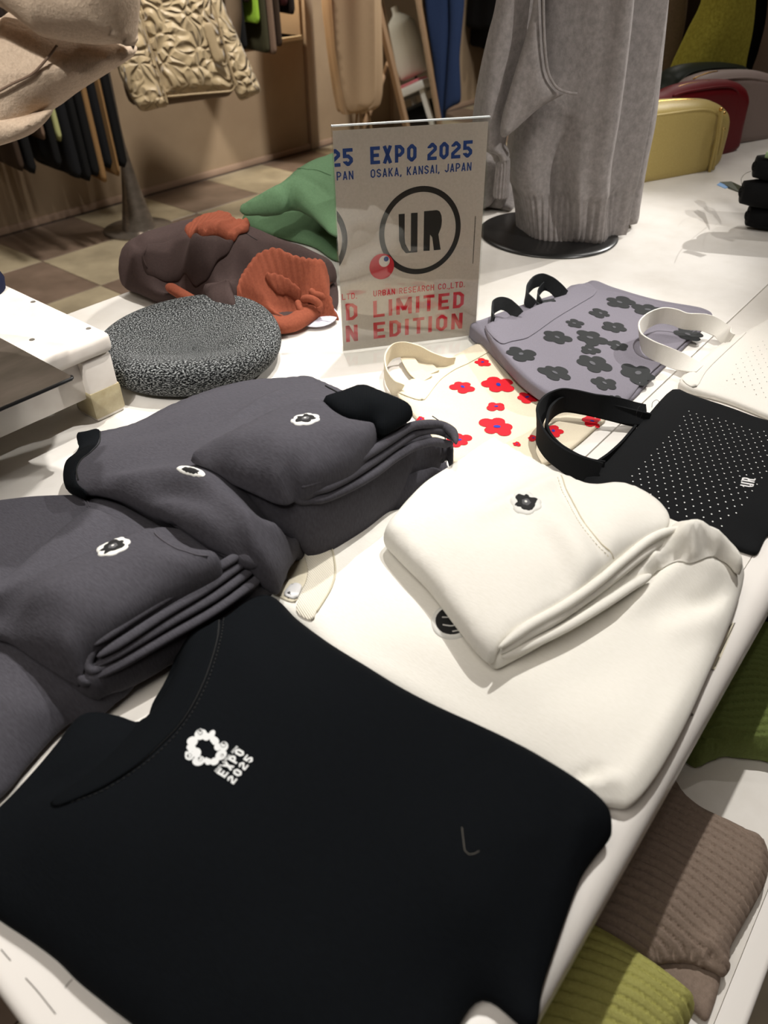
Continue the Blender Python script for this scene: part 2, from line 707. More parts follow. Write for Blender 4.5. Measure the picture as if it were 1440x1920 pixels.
# ---------------------------------------------------------------- upright padded shapes and lofts
def pillow(name, outpx, plane, thick, r, m, parent, res=0.01, disp=None, sm=5, origin=None, local=False, front=None, flat=1.0):
    """padded upright sheet. plane = (point, normal) ; the outline is where pixel rays meet it"""
    o, n = np.asarray(plane[0], float), np.asarray(plane[1], float)
    n = n/np.linalg.norm(n)
    if np.dot(n, CAM-o) < 0: n = -n
    u = np.cross([0, 0, 1], n)
    u /= np.linalg.norm(u)
    v = np.cross(n, u)
    if local:
        Q = np.array(outpx, float)
    else:
        W = np.array([PX(a, b, o, n) for a, b in outpx])
        Q = np.stack([(W-o) @ u, (W-o) @ v], 1)
    bnd = resample(crom(Q, sm, True), res*0.8, True)
    V, F, d = tri_region(bnd, res, rings=[r*0.06, r*0.22, r*0.5])
    d[d < 1e-5] = 0
    s = np.sqrt(np.clip(1-(1-np.clip(d/r, 0, 1))**2, 0, 1))
    fr = thick/2*s
    bk = -thick/2*s*flat
    if disp is not None:
        fr = fr+disp(V, d)*np.clip(d/(r*0.7), 0, 1)
    onb = d == 0
    inn = np.where(~onb)[0]
    idx = np.arange(len(V))
    idx[inn] = len(V)+np.arange(len(inn))
    w3 = lambda S, h: o+np.outer(S[:, 0], u)+np.outer(S[:, 1], v)+np.outer(h, n)
    verts = np.vstack([w3(V, fr), w3(V[inn], bk[inn])])
    faces = []
    for f in F:
        a, b_, c_ = V[f[0]], V[f[1]], V[f[2]]
        ccw = (b_[0]-a[0])*(c_[1]-a[1])-(b_[1]-a[1])*(c_[0]-a[0]) > 0
        g = f if ccw else f[::-1]
        faces.append(g)
        faces.append(tuple(idx[i] for i in g[::-1]))
    return link(name, verts, faces, m, parent, True, origin=origin)


def loft(name, rings, D, m, parent, nu=96, nv=8, disp=None, power=2.0, caps=True, origin=None, uv=False):
    """rings: (pxL, pyL, pxR, pyR, depth thickness, depth shift). Left/right points are unprojected at forward
    distance D(+shift); each ring is an ellipse between them. disp(a, t) pushes outward"""
    L, R, TH = [], [], []
    for rg in rings:
        sh = rg[5] if len(rg) > 5 else 0.0
        L.append(PD(rg[0], rg[1], D+sh))
        R.append(PD(rg[2], rg[3], D+sh))
        TH.append([rg[4]])
    L, R, TH = crom(L, nv), crom(R, nv), crom(TH, nv)[:, 0]
    n = len(L)
    a = np.linspace(0, 2*np.pi, nu, endpoint=False)
    ca, sa = np.cos(a), np.sin(a)
    ca = np.sign(ca)*np.abs(ca)**(2/power)
    sa = np.sign(sa)*np.abs(sa)**(2/power)
    V = []
    UV = []
    for i in range(n):
        c = (L[i]+R[i])/2
        ux = (R[i]-L[i])/2
        ln = np.linalg.norm(ux)
        dn = -HD
        t = i/(n-1)
        off = disp(a, t) if disp is not None else np.zeros(nu)
        x = ca*(ln+off)
        y = sa*(TH[i]/2+off)
        V.append(c+np.outer(x, ux/ln)+np.outer(y, dn))
        UV.append(np.stack([a/(2*np.pi), np.full(nu, t)], 1))
    V = np.vstack(V)
    F = []
    for i in range(n-1):
        for k in range(nu):
            k2 = (k+1) % nu
            F.append((i*nu+k, (i+1)*nu+k, (i+1)*nu+k2, i*nu+k2))
    if caps:
        F.append(tuple(range(nu)))
        F.append(tuple((n-1)*nu+k for k in range(nu))[::-1])
    return link(name, V, F, m, parent, True, origin=origin, uvs=np.vstack(UV) if uv else None)


# ---------------------------------------------------------------- flat prints
def flat_fill(loops, res=None):
    """2D polygons (list of loops, holes not supported) -> verts, faces"""
    V, F = [], []
    for lp in loops:
        lp = np.asarray(lp, float)
        if res:
            b = resample(lp, res, True)
            v, f, _ = tri_region(b, res)
        else:
            vs, es, fs, _, _, _ = delaunay_2d_cdt([Vector(p) for p in lp], [(i, (i+1) % len(lp)) for i in range(len(lp))], [], 1, 1e-9)
            v = np.array([[q.x, q.y] for q in vs])
            f = [tuple(q) for q in fs]
        k = sum(len(q) for q in V)
        V.append(v)
        for t in f:
            a, b_, c_ = v[t[0]], v[t[1]], v[t[2]]
            ccw = (b_[0]-a[0])*(c_[1]-a[1])-(b_[1]-a[1])*(c_[0]-a[0]) > 0
            F.append(tuple(i+k for i in (t if ccw else t[::-1])))
    return np.vstack(V), F


def ringfill(outer, inner):
    n = len(outer)
    V = np.vstack([outer, inner])
    F = [(i, (i+1) % n, n+(i+1) % n, n+i) for i in range(n)]
    return V, F


def circle(c, r, n=40):
    a = np.linspace(0, 2*np.pi, n, endpoint=False)
    return np.stack([c[0]+r*np.cos(a), c[1]+r*np.sin(a)], 1)


def merge(parts):
    V, F = [], []
    k = 0
    for v, f in parts:
        V.append(np.asarray(v, float))
        F += [tuple(i+k for i in q) for q in f]
        k += len(v)
    return np.vstack(V), F


def drape(name, data, c, ang, zf, m, parent, off=0.0008, scale=(1, 1)):
    """lay a flat 2D shape on a surface height function at world point c, turned by ang"""
    V, F = data
    ca, sa = math.cos(ang), math.sin(ang)
    x = V[:, 0]*scale[0]
    y = V[:, 1]*scale[1]
    W = np.stack([c[0]+x*ca-y*sa, c[1]+x*sa+y*ca], 1)
    z = zf(W)+off
    return link(name, np.c_[W, z], F, m, parent, True)


def patch_solid(name, loop, c, ang, zf, m, parent, h=0.0016, base=0.0, res=0.003, rr=0.0014, scale=(1, 1)):
    """embroidered patch: a little cushion lying on the surface"""
    ca, sa = math.cos(ang), math.sin(ang)
    lp = np.asarray(loop, float)*np.array(scale)
    W = np.stack([c[0]+lp[:, 0]*ca-lp[:, 1]*sa, c[1]+lp[:, 0]*sa+lp[:, 1]*ca], 1)
    b = resample(W, res, True)
    V, F, d = tri_region(b, res, rings=[rr*0.3])
    d[d < 1e-6] = 0
    s = np.sqrt(np.clip(1-(1-np.clip(d/rr, 0, 1))**2, 0, 1))
    z = zf(V)+base+h*s
    F2 = []
    for f in F:
        a, b_, c_ = V[f[0]], V[f[1]], V[f[2]]
        ccw = (b_[0]-a[0])*(c_[1]-a[1])-(b_[1]-a[1])*(c_[0]-a[0]) > 0
        F2.append(f if ccw else f[::-1])
    return link(name, np.c_[V, z], F2, m, parent, True)


# block lettering -----------------------------------------------------------
def strokes(ch, w, t, c=0.16):
    x0, x1, y0, y1 = t/2, w-t/2, t/2, 1-t/2
    o = [(x0+c, y1), (x1-c, y1), (x1, y1-c), (x1, y0+c), (x1-c, y0), (x0+c, y0), (x0, y0+c), (x0, y1-c), (x0+c, y1)]
    D = {
        'E': [[(w, y1), (x0, y1), (x0, y0), (w, y0)], [(x0, .5), (w*.9, .5)]],
        'X': [[(x0, 0), (x1, 1)], [(x0, 1), (x1, 0)]],
        'P': [[(x0, 0), (x0, y1), (x1-c, y1), (x1, y1-c), (x1, .42+c), (x1-c, .42), (x0, .42)]],
        'O': [o], '0': [o],
        '2': [[(x0, .7), (x0, y1-c), (x0+c, y1), (x1-c, y1), (x1, y1-c), (x1, .62), (x0, .3), (x0, y0), (w, y0)]],
        '5': [[(w, y1), (x0, y1), (x0, .56), (x1-c, .56), (x1, .56-c), (x1, y0+c), (x1-c, y0), (x0+c, y0), (x0, y0+c), (x0, .28)]],
        'S': [[(x1, .74), (x1, y1-c), (x1-c, y1), (x0+c, y1), (x0, y1-c), (x0, .5+c), (x0+c, .5), (x1-c, .5), (x1, .5-c), (x1, y0+c), (x1-c, y0), (x0+c, y0), (x0, y0+c), (x0, .26)]],
        'A': [[(x0, 0), (w/2, 1)], [(w/2, 1), (x1, 0)], [(w*.24, .27), (w*.76, .27)]],
        'K': [[(x0, 0), (x0, 1)], [(x1, 1), (x0, .38)], [(x0+w*.22, .52), (x1, 0)]],
        'N': [[(x0, 0), (x0, 1)], [(x0, .97), (x1, .03)], [(x1, 0), (x1, 1)]],
        'I': [[(w/2, 0), (w/2, 1)]],
        'J': [[(x1, 1), (x1, y0+c), (x1-c, y0), (x0+c, y0), (x0, y0+c), (x0, .3)]],
        'U': [[(x0, 1), (x0, y0+c), (x0+c, y0), (x1-c, y0), (x1, y0+c), (x1, 1)]],
        'R': [[(x0, 0), (x0, y1), (x1-c, y1), (x1, y1-c), (x1, .46+c), (x1-c, .46), (x0, .46)], [(w*.5, .46), (x1, 0)]],
        'B': [[(x0, y0), (x0, y1), (x1-c, y1), (x1, y1-c), (x1, .52+c), (x1-c, .52), (x0, .52)], [(x1-c, .52), (x1, .52-c), (x1, y0+c), (x1-c, y0), (x0, y0)]],
        'C': [[(x1, .7), (x1, y1-c), (x1-c, y1), (x0+c, y1), (x0, y1-c), (x0, y0+c), (x0+c, y0), (x1-c, y0), (x1, y0+c), (x1, .3)]],
        'H': [[(x0, 0), (x0, 1)], [(x1, 0), (x1, 1)], [(x0, .5), (x1, .5)]],
        'L': [[(x0, 1), (x0, y0), (w, y0)]],
        'T': [[(0, y1), (w, y1)], [(w/2, y1), (w/2, 0)]],
        'D': [[(x0, y0), (x0, y1), (x1-c, y1), (x1, y1-c), (x1, y0+c), (x1-c, y0), (x0, y0)]],
        'M': [[(x0, 0), (x0, 1)], [(x0, .97), (w/2, .25)], [(w/2, .25), (x1, .97)], [(x1, 1), (x1, 0)]],
        '.': [[(t/2, 0), (t/2, t)]],
        ',': [[(t/2, t), (t/2, 0), (0, -t*.8)]],
    }
    return D.get(ch, [])


def stroke_mesh(pl, t):
    pl = np.asarray(pl, float)
    n = len(pl)
    closed = np.linalg.norm(pl[0]-pl[-1]) < 1e-9 and n > 2
    L, R = [], []
    for i in range(n):
        if closed:
            a, b, c = pl[(i-1) % (n-1)], pl[i % (n-1)], pl[(i+1) % (n-1)]
        else:
            a, b, c = pl[max(i-1, 0)], pl[i], pl[min(i+1, n-1)]
        d1 = b-a if np.linalg.norm(b-a) > 0 else c-b
        d2 = c-b if np.linalg.norm(c-b) > 0 else b-a
        d1 = d1/np.linalg.norm(d1)
        d2 = d2/np.linalg.norm(d2)
        n1 = np.array([-d1[1], d1[0]])
        n2 = np.array([-d2[1], d2[0]])
        m_ = n1+n2
        m_ /= np.linalg.norm(m_)+1e-9
        k = t/2/max(np.dot(m_, n1), 0.4)
        L.append(b+m_*k)
        R.append(b-m_*k)
    V = np.array(L+R)
    F = [(n+i, n+i+1, i+1, i) for i in range(n-1)]
    return V, F


def text_mesh(s, x0, x1, y0, y1, t=0.17, sp=0.14, wd=None):
    h = y1-y0
    W = {'I': t, 'M': .78, '.': t, ',': t, ' ': .34, 'J': .5}
    if wd is None: wd = .56
    ws = [W.get(ch, wd) for ch in s]
    tot = sum(ws)+sp*(len(s)-1)
    sx = (x1-x0)/(tot*h)
    parts = []
    x = 0
    for ch, w in zip(s, ws):
        for st in strokes(ch, w, t):
            st = np.array(st)+np.array([x, 0])
            v, f = stroke_mesh(st, t)
            v = v*np.array([h*sx, h])+np.array([x0, y0])
            parts.append((v, f))
        x += w+sp
    return merge(parts)


def clip_left(data, xmin):
    V, F = data
    bm = bmesh.new()
    bv = [bm.verts.new((v[0], v[1], 0)) for v in V]
    for f in F:
        try:
            bm.faces.new([bv[i] for i in f])
        except ValueError:
            pass
    bmesh.ops.bisect_plane(bm, geom=bm.verts[:]+bm.edges[:]+bm.faces[:], plane_co=(xmin, 0, 0), plane_no=(-1, 0, 0), clear_outer=True)
    bm.verts.index_update()
    V2 = np.array([[v.co.x, v.co.y] for v in bm.verts])
    F2 = [tuple(v.index for v in f.verts) for f in bm.faces]
    bm.free()
    return V2, F2

# ================================================================ SETTING
M_wall = mottled('wall_plaster', (0.60, 0.52, 0.42), (0.56, 0.48, 0.385), 3.0, 0.85, 0.3)
M_base = plain('baseboard_paint', (0.62, 0.52, 0.44), 0.6)
M_ceil = plain('ceiling_paint', (0.75, 0.71, 0.65), 0.9)
M_tileA = mottled('tile_light', (0.60, 0.55, 0.45), (0.50, 0.455, 0.37), 5.0, 0.42, 0.5, 0.15)
M_tileB = mottled('tile_dark', (0.44, 0.37, 0.315), (0.36, 0.30, 0.25), 5.0, 0.42, 0.5, 0.15)
M_grout = plain('grout', (0.33, 0.28, 0.24), 0.9)

o = box('floor', (-3, -3, -0.06), (7.2, 4.1, -0.004), M_grout)
tag(o, kind='structure')
floor = o
TS = 0.458
tv, tf = boxdata((0, 0, -0.004), (TS-0.003, TS-0.003, 0.0), 0.0012, 1)
meA = meB = None
for i in range(-1, 16):
    for j in range(-1, 9):
        x, y = -0.16+TS*i, 3.41+TS*(1-j)-TS
        if y > 3.86 or y < 1.0-(2.2 if i < 2 else 0) or x > 6.9:
            continue
        dark = (i+j) % 2 == 0
        src = meA if dark else meB
        if src is None:
            o = link('floor_tile', tv, tf, M_tileB if dark else M_tileA, floor, False)
            if dark: meA = o.data
            else: meB = o.data
        else:
            o = bpy.data.objects.new('floor_tile', src)
            COL.objects.link(o)
            o.parent = floor
        o.location = (x, y, 0)

# rear wall with a lit niche
NX0, NX1, NZ0, NZ1 = 3.30, 3.965, 0.665, 1.45
YW = 3.90
pieces = [boxdata((-3, YW, 0), (NX0, YW+0.25, 2.9)), boxdata((NX1, YW, 0), (7.2, YW+0.25, 2.9)),
          boxdata((NX0, YW, 0), (NX1, YW+0.25, NZ0)), boxdata((NX0, YW, NZ1), (NX1, YW+0.25, 2.9)),
          boxdata((NX0, YW+0.22, NZ0), (NX1, YW+0.25, NZ1))]
V, F = merge(pieces)
tag(link('wall_back', V, F, M_wall, None, False), kind='structure')
tag(box('trim_1', (NX0, YW-0.02, NZ0-0.022), (NX1, YW+0.2, NZ0), plain('niche_sill_paint', (0.80, 0.74, 0.62), 0.5), bev=0.003), kind='structure')
tag(box('wall_right', (7.0, -3, 0), (7.2, 4.1, 2.9), M_wall), kind='structure')
tag(box('wall_front', (-3, -3.2, 0), (7.2, -3, 2.9), M_wall), kind='structure')
tag(box('wall_left', (-3.2, -3.2, 0), (-3, 4.1, 2.9), M_wall), kind='structure')
tag(box('ceiling', (-3.2, -3.2, 2.9), (7.2, 4.1, 3.0), M_ceil), kind='structure')
tag(box('baseboard_back', (-3, YW-0.012, 0), (7.0, YW, 0.035), M_base, bev=0.003), kind='structure')
nl = area('niche_lamp', (3.63, 4.0, 1.42), 0.12, 10.0, (1.0, 0.86, 0.66))
# slim upright panel edges of the wall behind the skirt mannequin
M_pan = plain('wall_panel_paint', (0.61, 0.53, 0.44), 0.8)
tag(box('trim_2', (3.985, YW-0.03, 0), (4.06, YW, 2.9), M_pan, bev=0.006), kind='structure')
tag(box('trim_3', (4.86, YW-0.05, 0), (4.93, YW, 2.9), M_pan, bev=0.006), kind='structure')

# ================================================================ DISPLAY TABLE
M_white = mottled('white_lacquer', (0.90, 0.885, 0.86), (0.84, 0.82, 0.785), 7.0, 0.5, 0.4, 0.04, (0.3, 0.6), (1, 1, 1), 6.0)
M_edge = mottled('chipped_white_paint', (0.90, 0.885, 0.865), (0.52, 0.47, 0.40), 60.0, 0.35, 0.5, 0.1, (0.20, 0.27), (0.35, 1, 1), 5.0)
M_under = plain('raw_board', (0.42, 0.37, 0.32), 0.8)
M_scuff = plain('scuffed_tape', (0.80, 0.77, 0.68), 0.5)
M_mark = plain('grey_scratch', (0.36, 0.34, 0.31), 0.8)
T = 0.75
XE = 2.80
table = thing('display_table', 'long white painted display table with rounded chipped edges and a lower shelf', 'table', (1.35, 0.6, 0.0))
box('table_board', (0.0298, 0.285, T-0.035), (XE, 1.148, T), M_white, table, 0.004)
box('table_board', (0.03, 0.066, T-0.035), (XE, 0.2838, T), M_white, table, 0.0012)
# rounded rails along the right side and the near end
def rail(name, lo, hi, r, m, axis):
    n = 9
    prof = []
    (a0, z0), (a1, z1) = lo, hi
    for i in range(n):
        t = math.pi/2*i/(n-1)
        prof.append((a0+r-r*math.sin(t) if i < 0 else a0+r*(1-math.sin(math.pi/2-t+0)), 0))
    return prof
def round_rail(name, y0, y1, x0, x1, z0, z1, r, m, parent):
    """bar along x, upper corner at y0 rounded by r"""
    pr = [(y1, z1)]
    for i in range(9):
        t = math.pi/2*i/8
        pr.append((y0+r-r*math.sin(t), z1-r+r*math.cos(t)))
    for i in range(5):
        t = math.pi/2*i/4
        pr.append((y0+0.006-0.006*math.cos(t), z0+0.006-0.006*math.sin(t)))
    pr.append((y1, z0))
    n = len(pr)
    xs = np.linspace(x0, x1, 2)
    V = [[x, a, b] for x in xs for a, b in pr]
    F = [(k, k+n, (k+1) % n+n, (k+1) % n) for k in range(n)]
    F += [tuple(range(n)), tuple(range(n, 2*n))[::-1]]
    return link(name, V, F, m, parent, True, angle=40)
round_rail('side_rail', 0.029, 0.0655, -0.015, XE, T-0.052, T+0.0005, 0.020, M_edge, table)
box('end_rail', (-0.016, 0.0655, T-0.052), (0.0296, 1.148, T), M_edge, table, 0.008, 3)
box('end_apron', (-0.012, 0.30, T-0.10), (0.01, 1.12, T-0.036), M_white, table, 0.003)
box('side_apron', (0.03, 0.048, T-0.10), (XE, 0.064, T-0.053), M_under, table)
for (x, y) in ((0.02, 0.055), (0.02, 1.07), (XE-0.09, 0.055), (XE-0.09, 1.07)):
    box('leg', (x, y, 0.0), (x+0.06, y+0.06, T-0.037), M_white, table, 0.004)
SZ = 0.45
box('lower_shelf', (0.02, -0.0868, SZ-0.025), (XE, 0.62, SZ), M_white, table, 0.003)
round_rail('shelf_rail', -0.112, -0.0868, 0.02, XE, SZ-0.04, SZ, 0.006, M_edge, table)
# peeling tape and scratches on the rail
def flatpoly(name, pts, m, parent, z, off=0.0006):
    W = np.array([P(a, b, z) for a, b in pts])
    v, f = flat_fill([W[:, :2]])
    return link(name, np.c_[v, np.full(len(v), z+off)], f, m, parent, False)
flatpoly('worn_tape', [(1372, 1168), (1378, 1170), (1352, 1232), (1340, 1256), (1318, 1258), (1340, 1215)], M_scuff, table, T)
for a, b, c, d in ((1378, 1168, 1350, 1225), (1339, 1256, 1322, 1258), (1349, 1232, 1341, 1250), (1372, 1170, 1345, 1212)):
    p, q = P(a, b, T+0.0006), P(c, d, T+0.0006)
    tube('scratch', [p, (p+q)/2+[0.001, 0, 0], q], 0.0005, M_mark, table, seg=5, px=False)
for a, b in ((1344, 1222), (1300, 1302), (1296, 1338), (1282, 1352)):
    p = P(a, b, T+0.0008)
    lathe('dent', [(0.0001, 0.0006), (0.0016, 0.0003), (0.002, 0)], (p[0], p[1], T), M_mark, table, 8)
# scratches on the near end of the table top
for pts in ([(2, 1780), (12, 1792), (20, 1801)], [(48, 1834), (70, 1858), (104, 1901)], [(136, 1836), (128, 1844), (122, 1852)]):
    tube('scratch', [P(a, b, T+0.0004) for a, b in pts], 0.0003, M_mark, table, seg=5, px=False)

# ================================================================ RISER, TAPED LEG
M_ris = mottled('riser_paint', (0.88, 0.86, 0.83), (0.78, 0.74, 0.70), 9.0, 0.4, 0.5, 0.05, (0.3, 0.6))
M_tape = mottled('yellowed_tape', (0.72, 0.68, 0.56), (0.62, 0.57, 0.44), 30.0, 0.35, 0.5, 0.3)
RX, RY, RZ = 0.457, 0.811, 0.862
riser = thing('riser_stand', 'low white wooden riser with a yellowed taped leg standing on the display table', 'riser', (0.0, 1.0, T))
box('riser_top', (-0.45, RY, RZ-0.026), (RX, 1.30, RZ), M_ris, riser, 0.009, 3)
box('front_apron', (-0.43, RY+0.014, RZ-0.080), (RX-0.045, RY+0.030, RZ-0.027), M_ris, riser, 0.002)
box('end_apron', (RX-0.030, RY+0.055, RZ-0.080), (RX-0.014, 1.26, RZ-0.027), M_ris, riser, 0.002)
def leg(x0, y0):
    pts = []
    V, F = boxdata((x0, y0, T), (x0+0.042, y0+0.042, RZ-0.027), 0.004, 2)
    return link('leg', V, F, M_ris, riser, True, angle=40)
lg = leg(RX-0.046, RY+0.004)
box('tape', (RX-0.0475, RY+0.0025, T+0.004), (RX-0.0022, RY+0.0475, T+0.042), M_tape, lg, 0.004, 2)
leg(RX-0.046, 1.25)
leg(-0.44, RY+0.004)
leg(-0.44, 1.25)
for a, b in ((62, 566), (166, 616), (60, 637)):
    p = P(a, b, RZ)
    lathe('screw', [(0.0022, 0.0003), (0.003, 0.0006), (0.0035, 0)], (p[0], p[1], RZ), M_mark, riser, 12)

# ================================================================ SIGN
M_paper = mottled('kraft_print_paper', (0.76, 0.72, 0.675), (0.73, 0.69, 0.645), 300.0, 0.7, 0.3)
M_blue = plain('print_blue', (0.07, 0.24, 0.50), 0.6)
M_red = plain('print_red', (0.74, 0.08, 0.16), 0.6)
M_ink = plain('print_black', (0.07, 0.075, 0.075), 0.6)
M_pwhite = plain('print_white', (0.85, 0.82, 0.78), 0.6)
def acrylic():
    nt = NT('clear_acrylic')
    out = nt.t.nodes['Material Output']
    tr = nt.n('ShaderNodeBsdfTransparent')
    tr.inputs['Color'].default_value = (0.97, 0.975, 0.97, 1)
    gl = nt.n('ShaderNodeBsdfGlossy', Roughness=0.03)
    gl.inputs['Color'].default_value = (1, 1, 1, 1)
    lw = nt.n('ShaderNodeLayerWeight', Blend=0.5)
    pw = nt.n('ShaderNodeMath', operation='POWER')
    pw.inputs[1].default_value = 5.0
    ma = nt.n('ShaderNodeMath', operation='MULTIPLY_ADD')
    ma.inputs[1].default_value = 0.93
    ma.inputs[2].default_value = 0.045
    mx = nt.n('ShaderNodeMixShader')
    nt.l(lw.outputs['Facing'], pw.inputs[0])
    nt.l(pw.outputs[0], ma.inputs[0])
    nt.l(ma.outputs[0], mx.inputs[0])
    nt.l(tr.outputs[0], mx.inputs[1])
    nt.l(gl.outputs[0], mx.inputs[2])
    nt.l(mx.outputs[0], out.inputs['Surface'])
    return nt.m
M_acr = acrylic()
b0 = P(642, 664, T)
b1 = P(895, 633, T)
sd = (b1-b0)/np.linalg.norm(b1-b0)
sn = np.array([sd[1], -sd[0], 0.0])          # towards the viewer
LEAN = math.radians(3.0)
su = np.array([0, 0, 1])*math.cos(LEAN)-sn*math.sin(LEAN)
sf = np.cross(sd, su)
if np.dot(sf, sn) < 0: sf = -sf
S0 = b0+np.array([0, 0, 0.004])
sign = thing('sign_holder', 'clear acrylic sign holder with printed limited edition poster on the white table', 'sign', tuple((b0+b1)/2))
def plate(name, u0, u1, v0, v1, d0, d1, m, parent, bev=0.0):
    V, F = boxdata((u0, v0, d0), (u1, v1, d1), bev)
    W = S0+np.outer(V[:, 0], sd)+np.outer(V[:, 1], su)+np.outer(V[:, 2], sf)
    return link(name, W, F, m, parent, False)
paper = plate('poster', 0.0015, 0.2125, 0.001, 0.2995, -0.0004, 0.0, M_paper, sign)
plate('front_pane', 0.0, 0.2145, 0.0, 0.3045, 0.0008, 0.0024, M_acr, sign, 0.0004)
plate('back_pane', 0.0, 0.2145, 0.0, 0.3045, -0.0030, -0.0010, M_acr, sign, 0.0004)
plate('top_edge', 0.0, 0.2145, 0.3040, 0.3062, -0.0030, 0.0024, plain('acrylic_edge_highlight', (0.80, 0.82, 0.82), 0.12), sign, 0.0006)  # pale opaque colour stands in for the edge's bright highlight
# the foot bends forward along the table
V, F = [], []
prof = []
for i in range(6):
    a = math.pi/2*i/5
    prof.append((0.0024+0.006*(1-math.cos(a)), 0.006*(1-math.sin(a))))
path = [(0.0014, 0.004)]+[(0.0014+x, 0.004-z*0.5) for x, z in prof[1:]]+[(0.043, 0.0012)]
W = []
for k, (dn, z) in enumerate(path):
    for u in (0.0, 0.2145):
        for dz in (0.0, -0.0016):
            W.append(b0+sd*u+sn*dn+np.array([0, 0, z+dz+0.0018]))
n = len(path)
F = []
for k in range(n-1):
    a = k*4
    F += [(a, a+2, a+6, a+4), (a+1, a+5, a+7, a+3), (a, a+4, a+5, a+1), (a+2, a+3, a+7, a+6)]
F += [(0, 1, 3, 2), (n*4-4, n*4-2, n*4-1, n*4-3)]
link('foot', W, F, M_acr, sign, False)
def printed(name, data, m, off=0.0002):
    V, F = clip_left(data, 0.0018)
    W = S0+np.outer(V[:, 0], sd)+np.outer(V[:, 1], su)+sf*off
    return link(name, W, F, m, paper, False)
DU = 0.1652
k_ = [0.0, -DU]
for s in k_:
    printed('headline', text_mesh('EXPO 2025', 0.050+s, 0.1918+s, 0.2570, 0.2782, 0.2, 0.15), M_blue)
    printed('subline', text_mesh('OSAKA, KANSAI, JAPAN', 0.050+s, 0.1918+s, 0.2404, 0.2510, 0.15, 0.16), M_blue)
    printed('company_line', text_mesh('URBAN RESEARCH CO.,LTD.', 0.050+s, 0.1906+s, 0.0792, 0.0880, 0.15, 0.16), M_red)
    printed('limited_line', text_mesh('LIMITED', 0.0494+s, 0.1906+s, 0.0478, 0.0728, 0.18, 0.2), M_red)
    printed('edition_line', text_mesh('EDITION', 0.0490+s, 0.1900+s, 0.0144, 0.0398, 0.18, 0.2), M_red)
    printed('ring', ringfill(circle((0.1202+s, 0.1655), 0.0600, 72), circle((0.1202+s, 0.1655), 0.0525, 72)), M_ink)
U_ = [(0.0884, 0.1913), (0.0973, 0.1913), (0.0972, 0.1593), (0.0983, 0.1503), (0.1040, 0.1400), (0.1063, 0.1400), (0.1063, 0.1914), (0.1159, 0.1912), (0.1161, 0.1372), (0.0991, 0.1372), (0.093, 0.1446), (0.0890, 0.1560)]
R1 = [(0.1252, 0.1924), (0.1440, 0.1925), (0.1480, 0.1905), (0.1508, 0.1850), (0.1518, 0.1774), (0.1510, 0.1690), (0.1471, 0.1592), (0.1511, 0.1376), (0.1409, 0.1376), (0.1379, 0.1560), (0.1346, 0.1600), (0.1346, 0.1656), (0.1395, 0.1664), (0.1420, 0.1710), (0.1424, 0.1775), (0.1412, 0.1820), (0.1390, 0.1846), (0.1346, 0.1850), (0.1346, 0.1376), (0.1252, 0.1380)]
printed('letters', flat_fill([U_]), M_ink)
printed('letters', flat_fill([R1]), M_ink)
printed('ball', flat_fill([circle((0.0633, 0.1218), 0.0182, 40)]), M_red, 0.0003)
printed('ball_spot', flat_fill([circle((0.0672, 0.1290), 0.0080, 32)]), M_pwhite, 0.0004)
printed('ball_dot', flat_fill([circle((0.0699, 0.1320), 0.0036, 24)]), M_blue, 0.0005)
rg = random.Random(3)
sm_parts = []
yv = 0.1130
while yv < 0.180:
    h = 0.0008+rg.random()*0.0012
    sm_parts.append((np.array([(0.2010, yv), (0.2024, yv), (0.2024, yv+h), (0.2010, yv+h)]), [(0, 1, 2, 3)]))
    yv += h+0.0006
printed('small_print', merge(sm_parts), M_ink)

# ================================================================ SWEATSHIRTS ON THE TABLE
M_grey = fabric('charcoal_jersey', (0.285, 0.28, 0.305), (0.238, 0.233, 0.255), kind='jersey', rot=0.5, bump=0.5)
M_blackrib = fabric('black_rib_knit', (0.052, 0.064, 0.078), (0.03, 0.04, 0.05), kind='rib', rot=0.9, scale=3.0, bump=0.25, sheen=0.05, spec=0.08)
M_black = fabric('black_jersey', (0.050, 0.062, 0.076), (0.040, 0.050, 0.062), kind='jersey', rot=0.2, bump=0.4, sheen=0.04, spec=0.08)
M_cream = fabric('cream_jersey', (0.925, 0.915, 0.885), (0.905, 0.895, 0.86), kind='jersey', rot=0.4, bump=0.25, sheen=0.1)
M_creamrib = fabric('cream_rib', (0.93, 0.905, 0.845), (0.88, 0.855, 0.79), kind='rib', rot=0.35, scale=3.0, bump=0.4, sheen=0.1)
M_seamg = plain('charcoal_thread', (0.27, 0.26, 0.285), 0.9)
M_seamk = plain('black_thread', (0.03, 0.035, 0.042), 0.9)
M_seamc = plain('cream_thread', (0.80, 0.77, 0.68), 0.9)
M_stw = plain('white_embroidery', (0.88, 0.88, 0.86), 0.8)
M_stk = plain('black_embroidery', (0.05, 0.05, 0.055), 0.8)
M_stg = plain('grey_embroidery', (0.33, 0.33, 0.34), 0.8)
M_label = plain('white_label', (0.88, 0.88, 0.88), 0.6)


def seam(name, pts, zf, m, parent, r=0.0009, off=0.0003, z0=0.79):
    C = np.array([on(zf, a, b, z0) for a, b in pts])
    C = resample(crom(C, 6), 0.004)
    C[:, 2] = zf(C[:, :2])+off
    V, F = tube_data(C, r, r, 6)
    return link(name, V, F, m, parent)


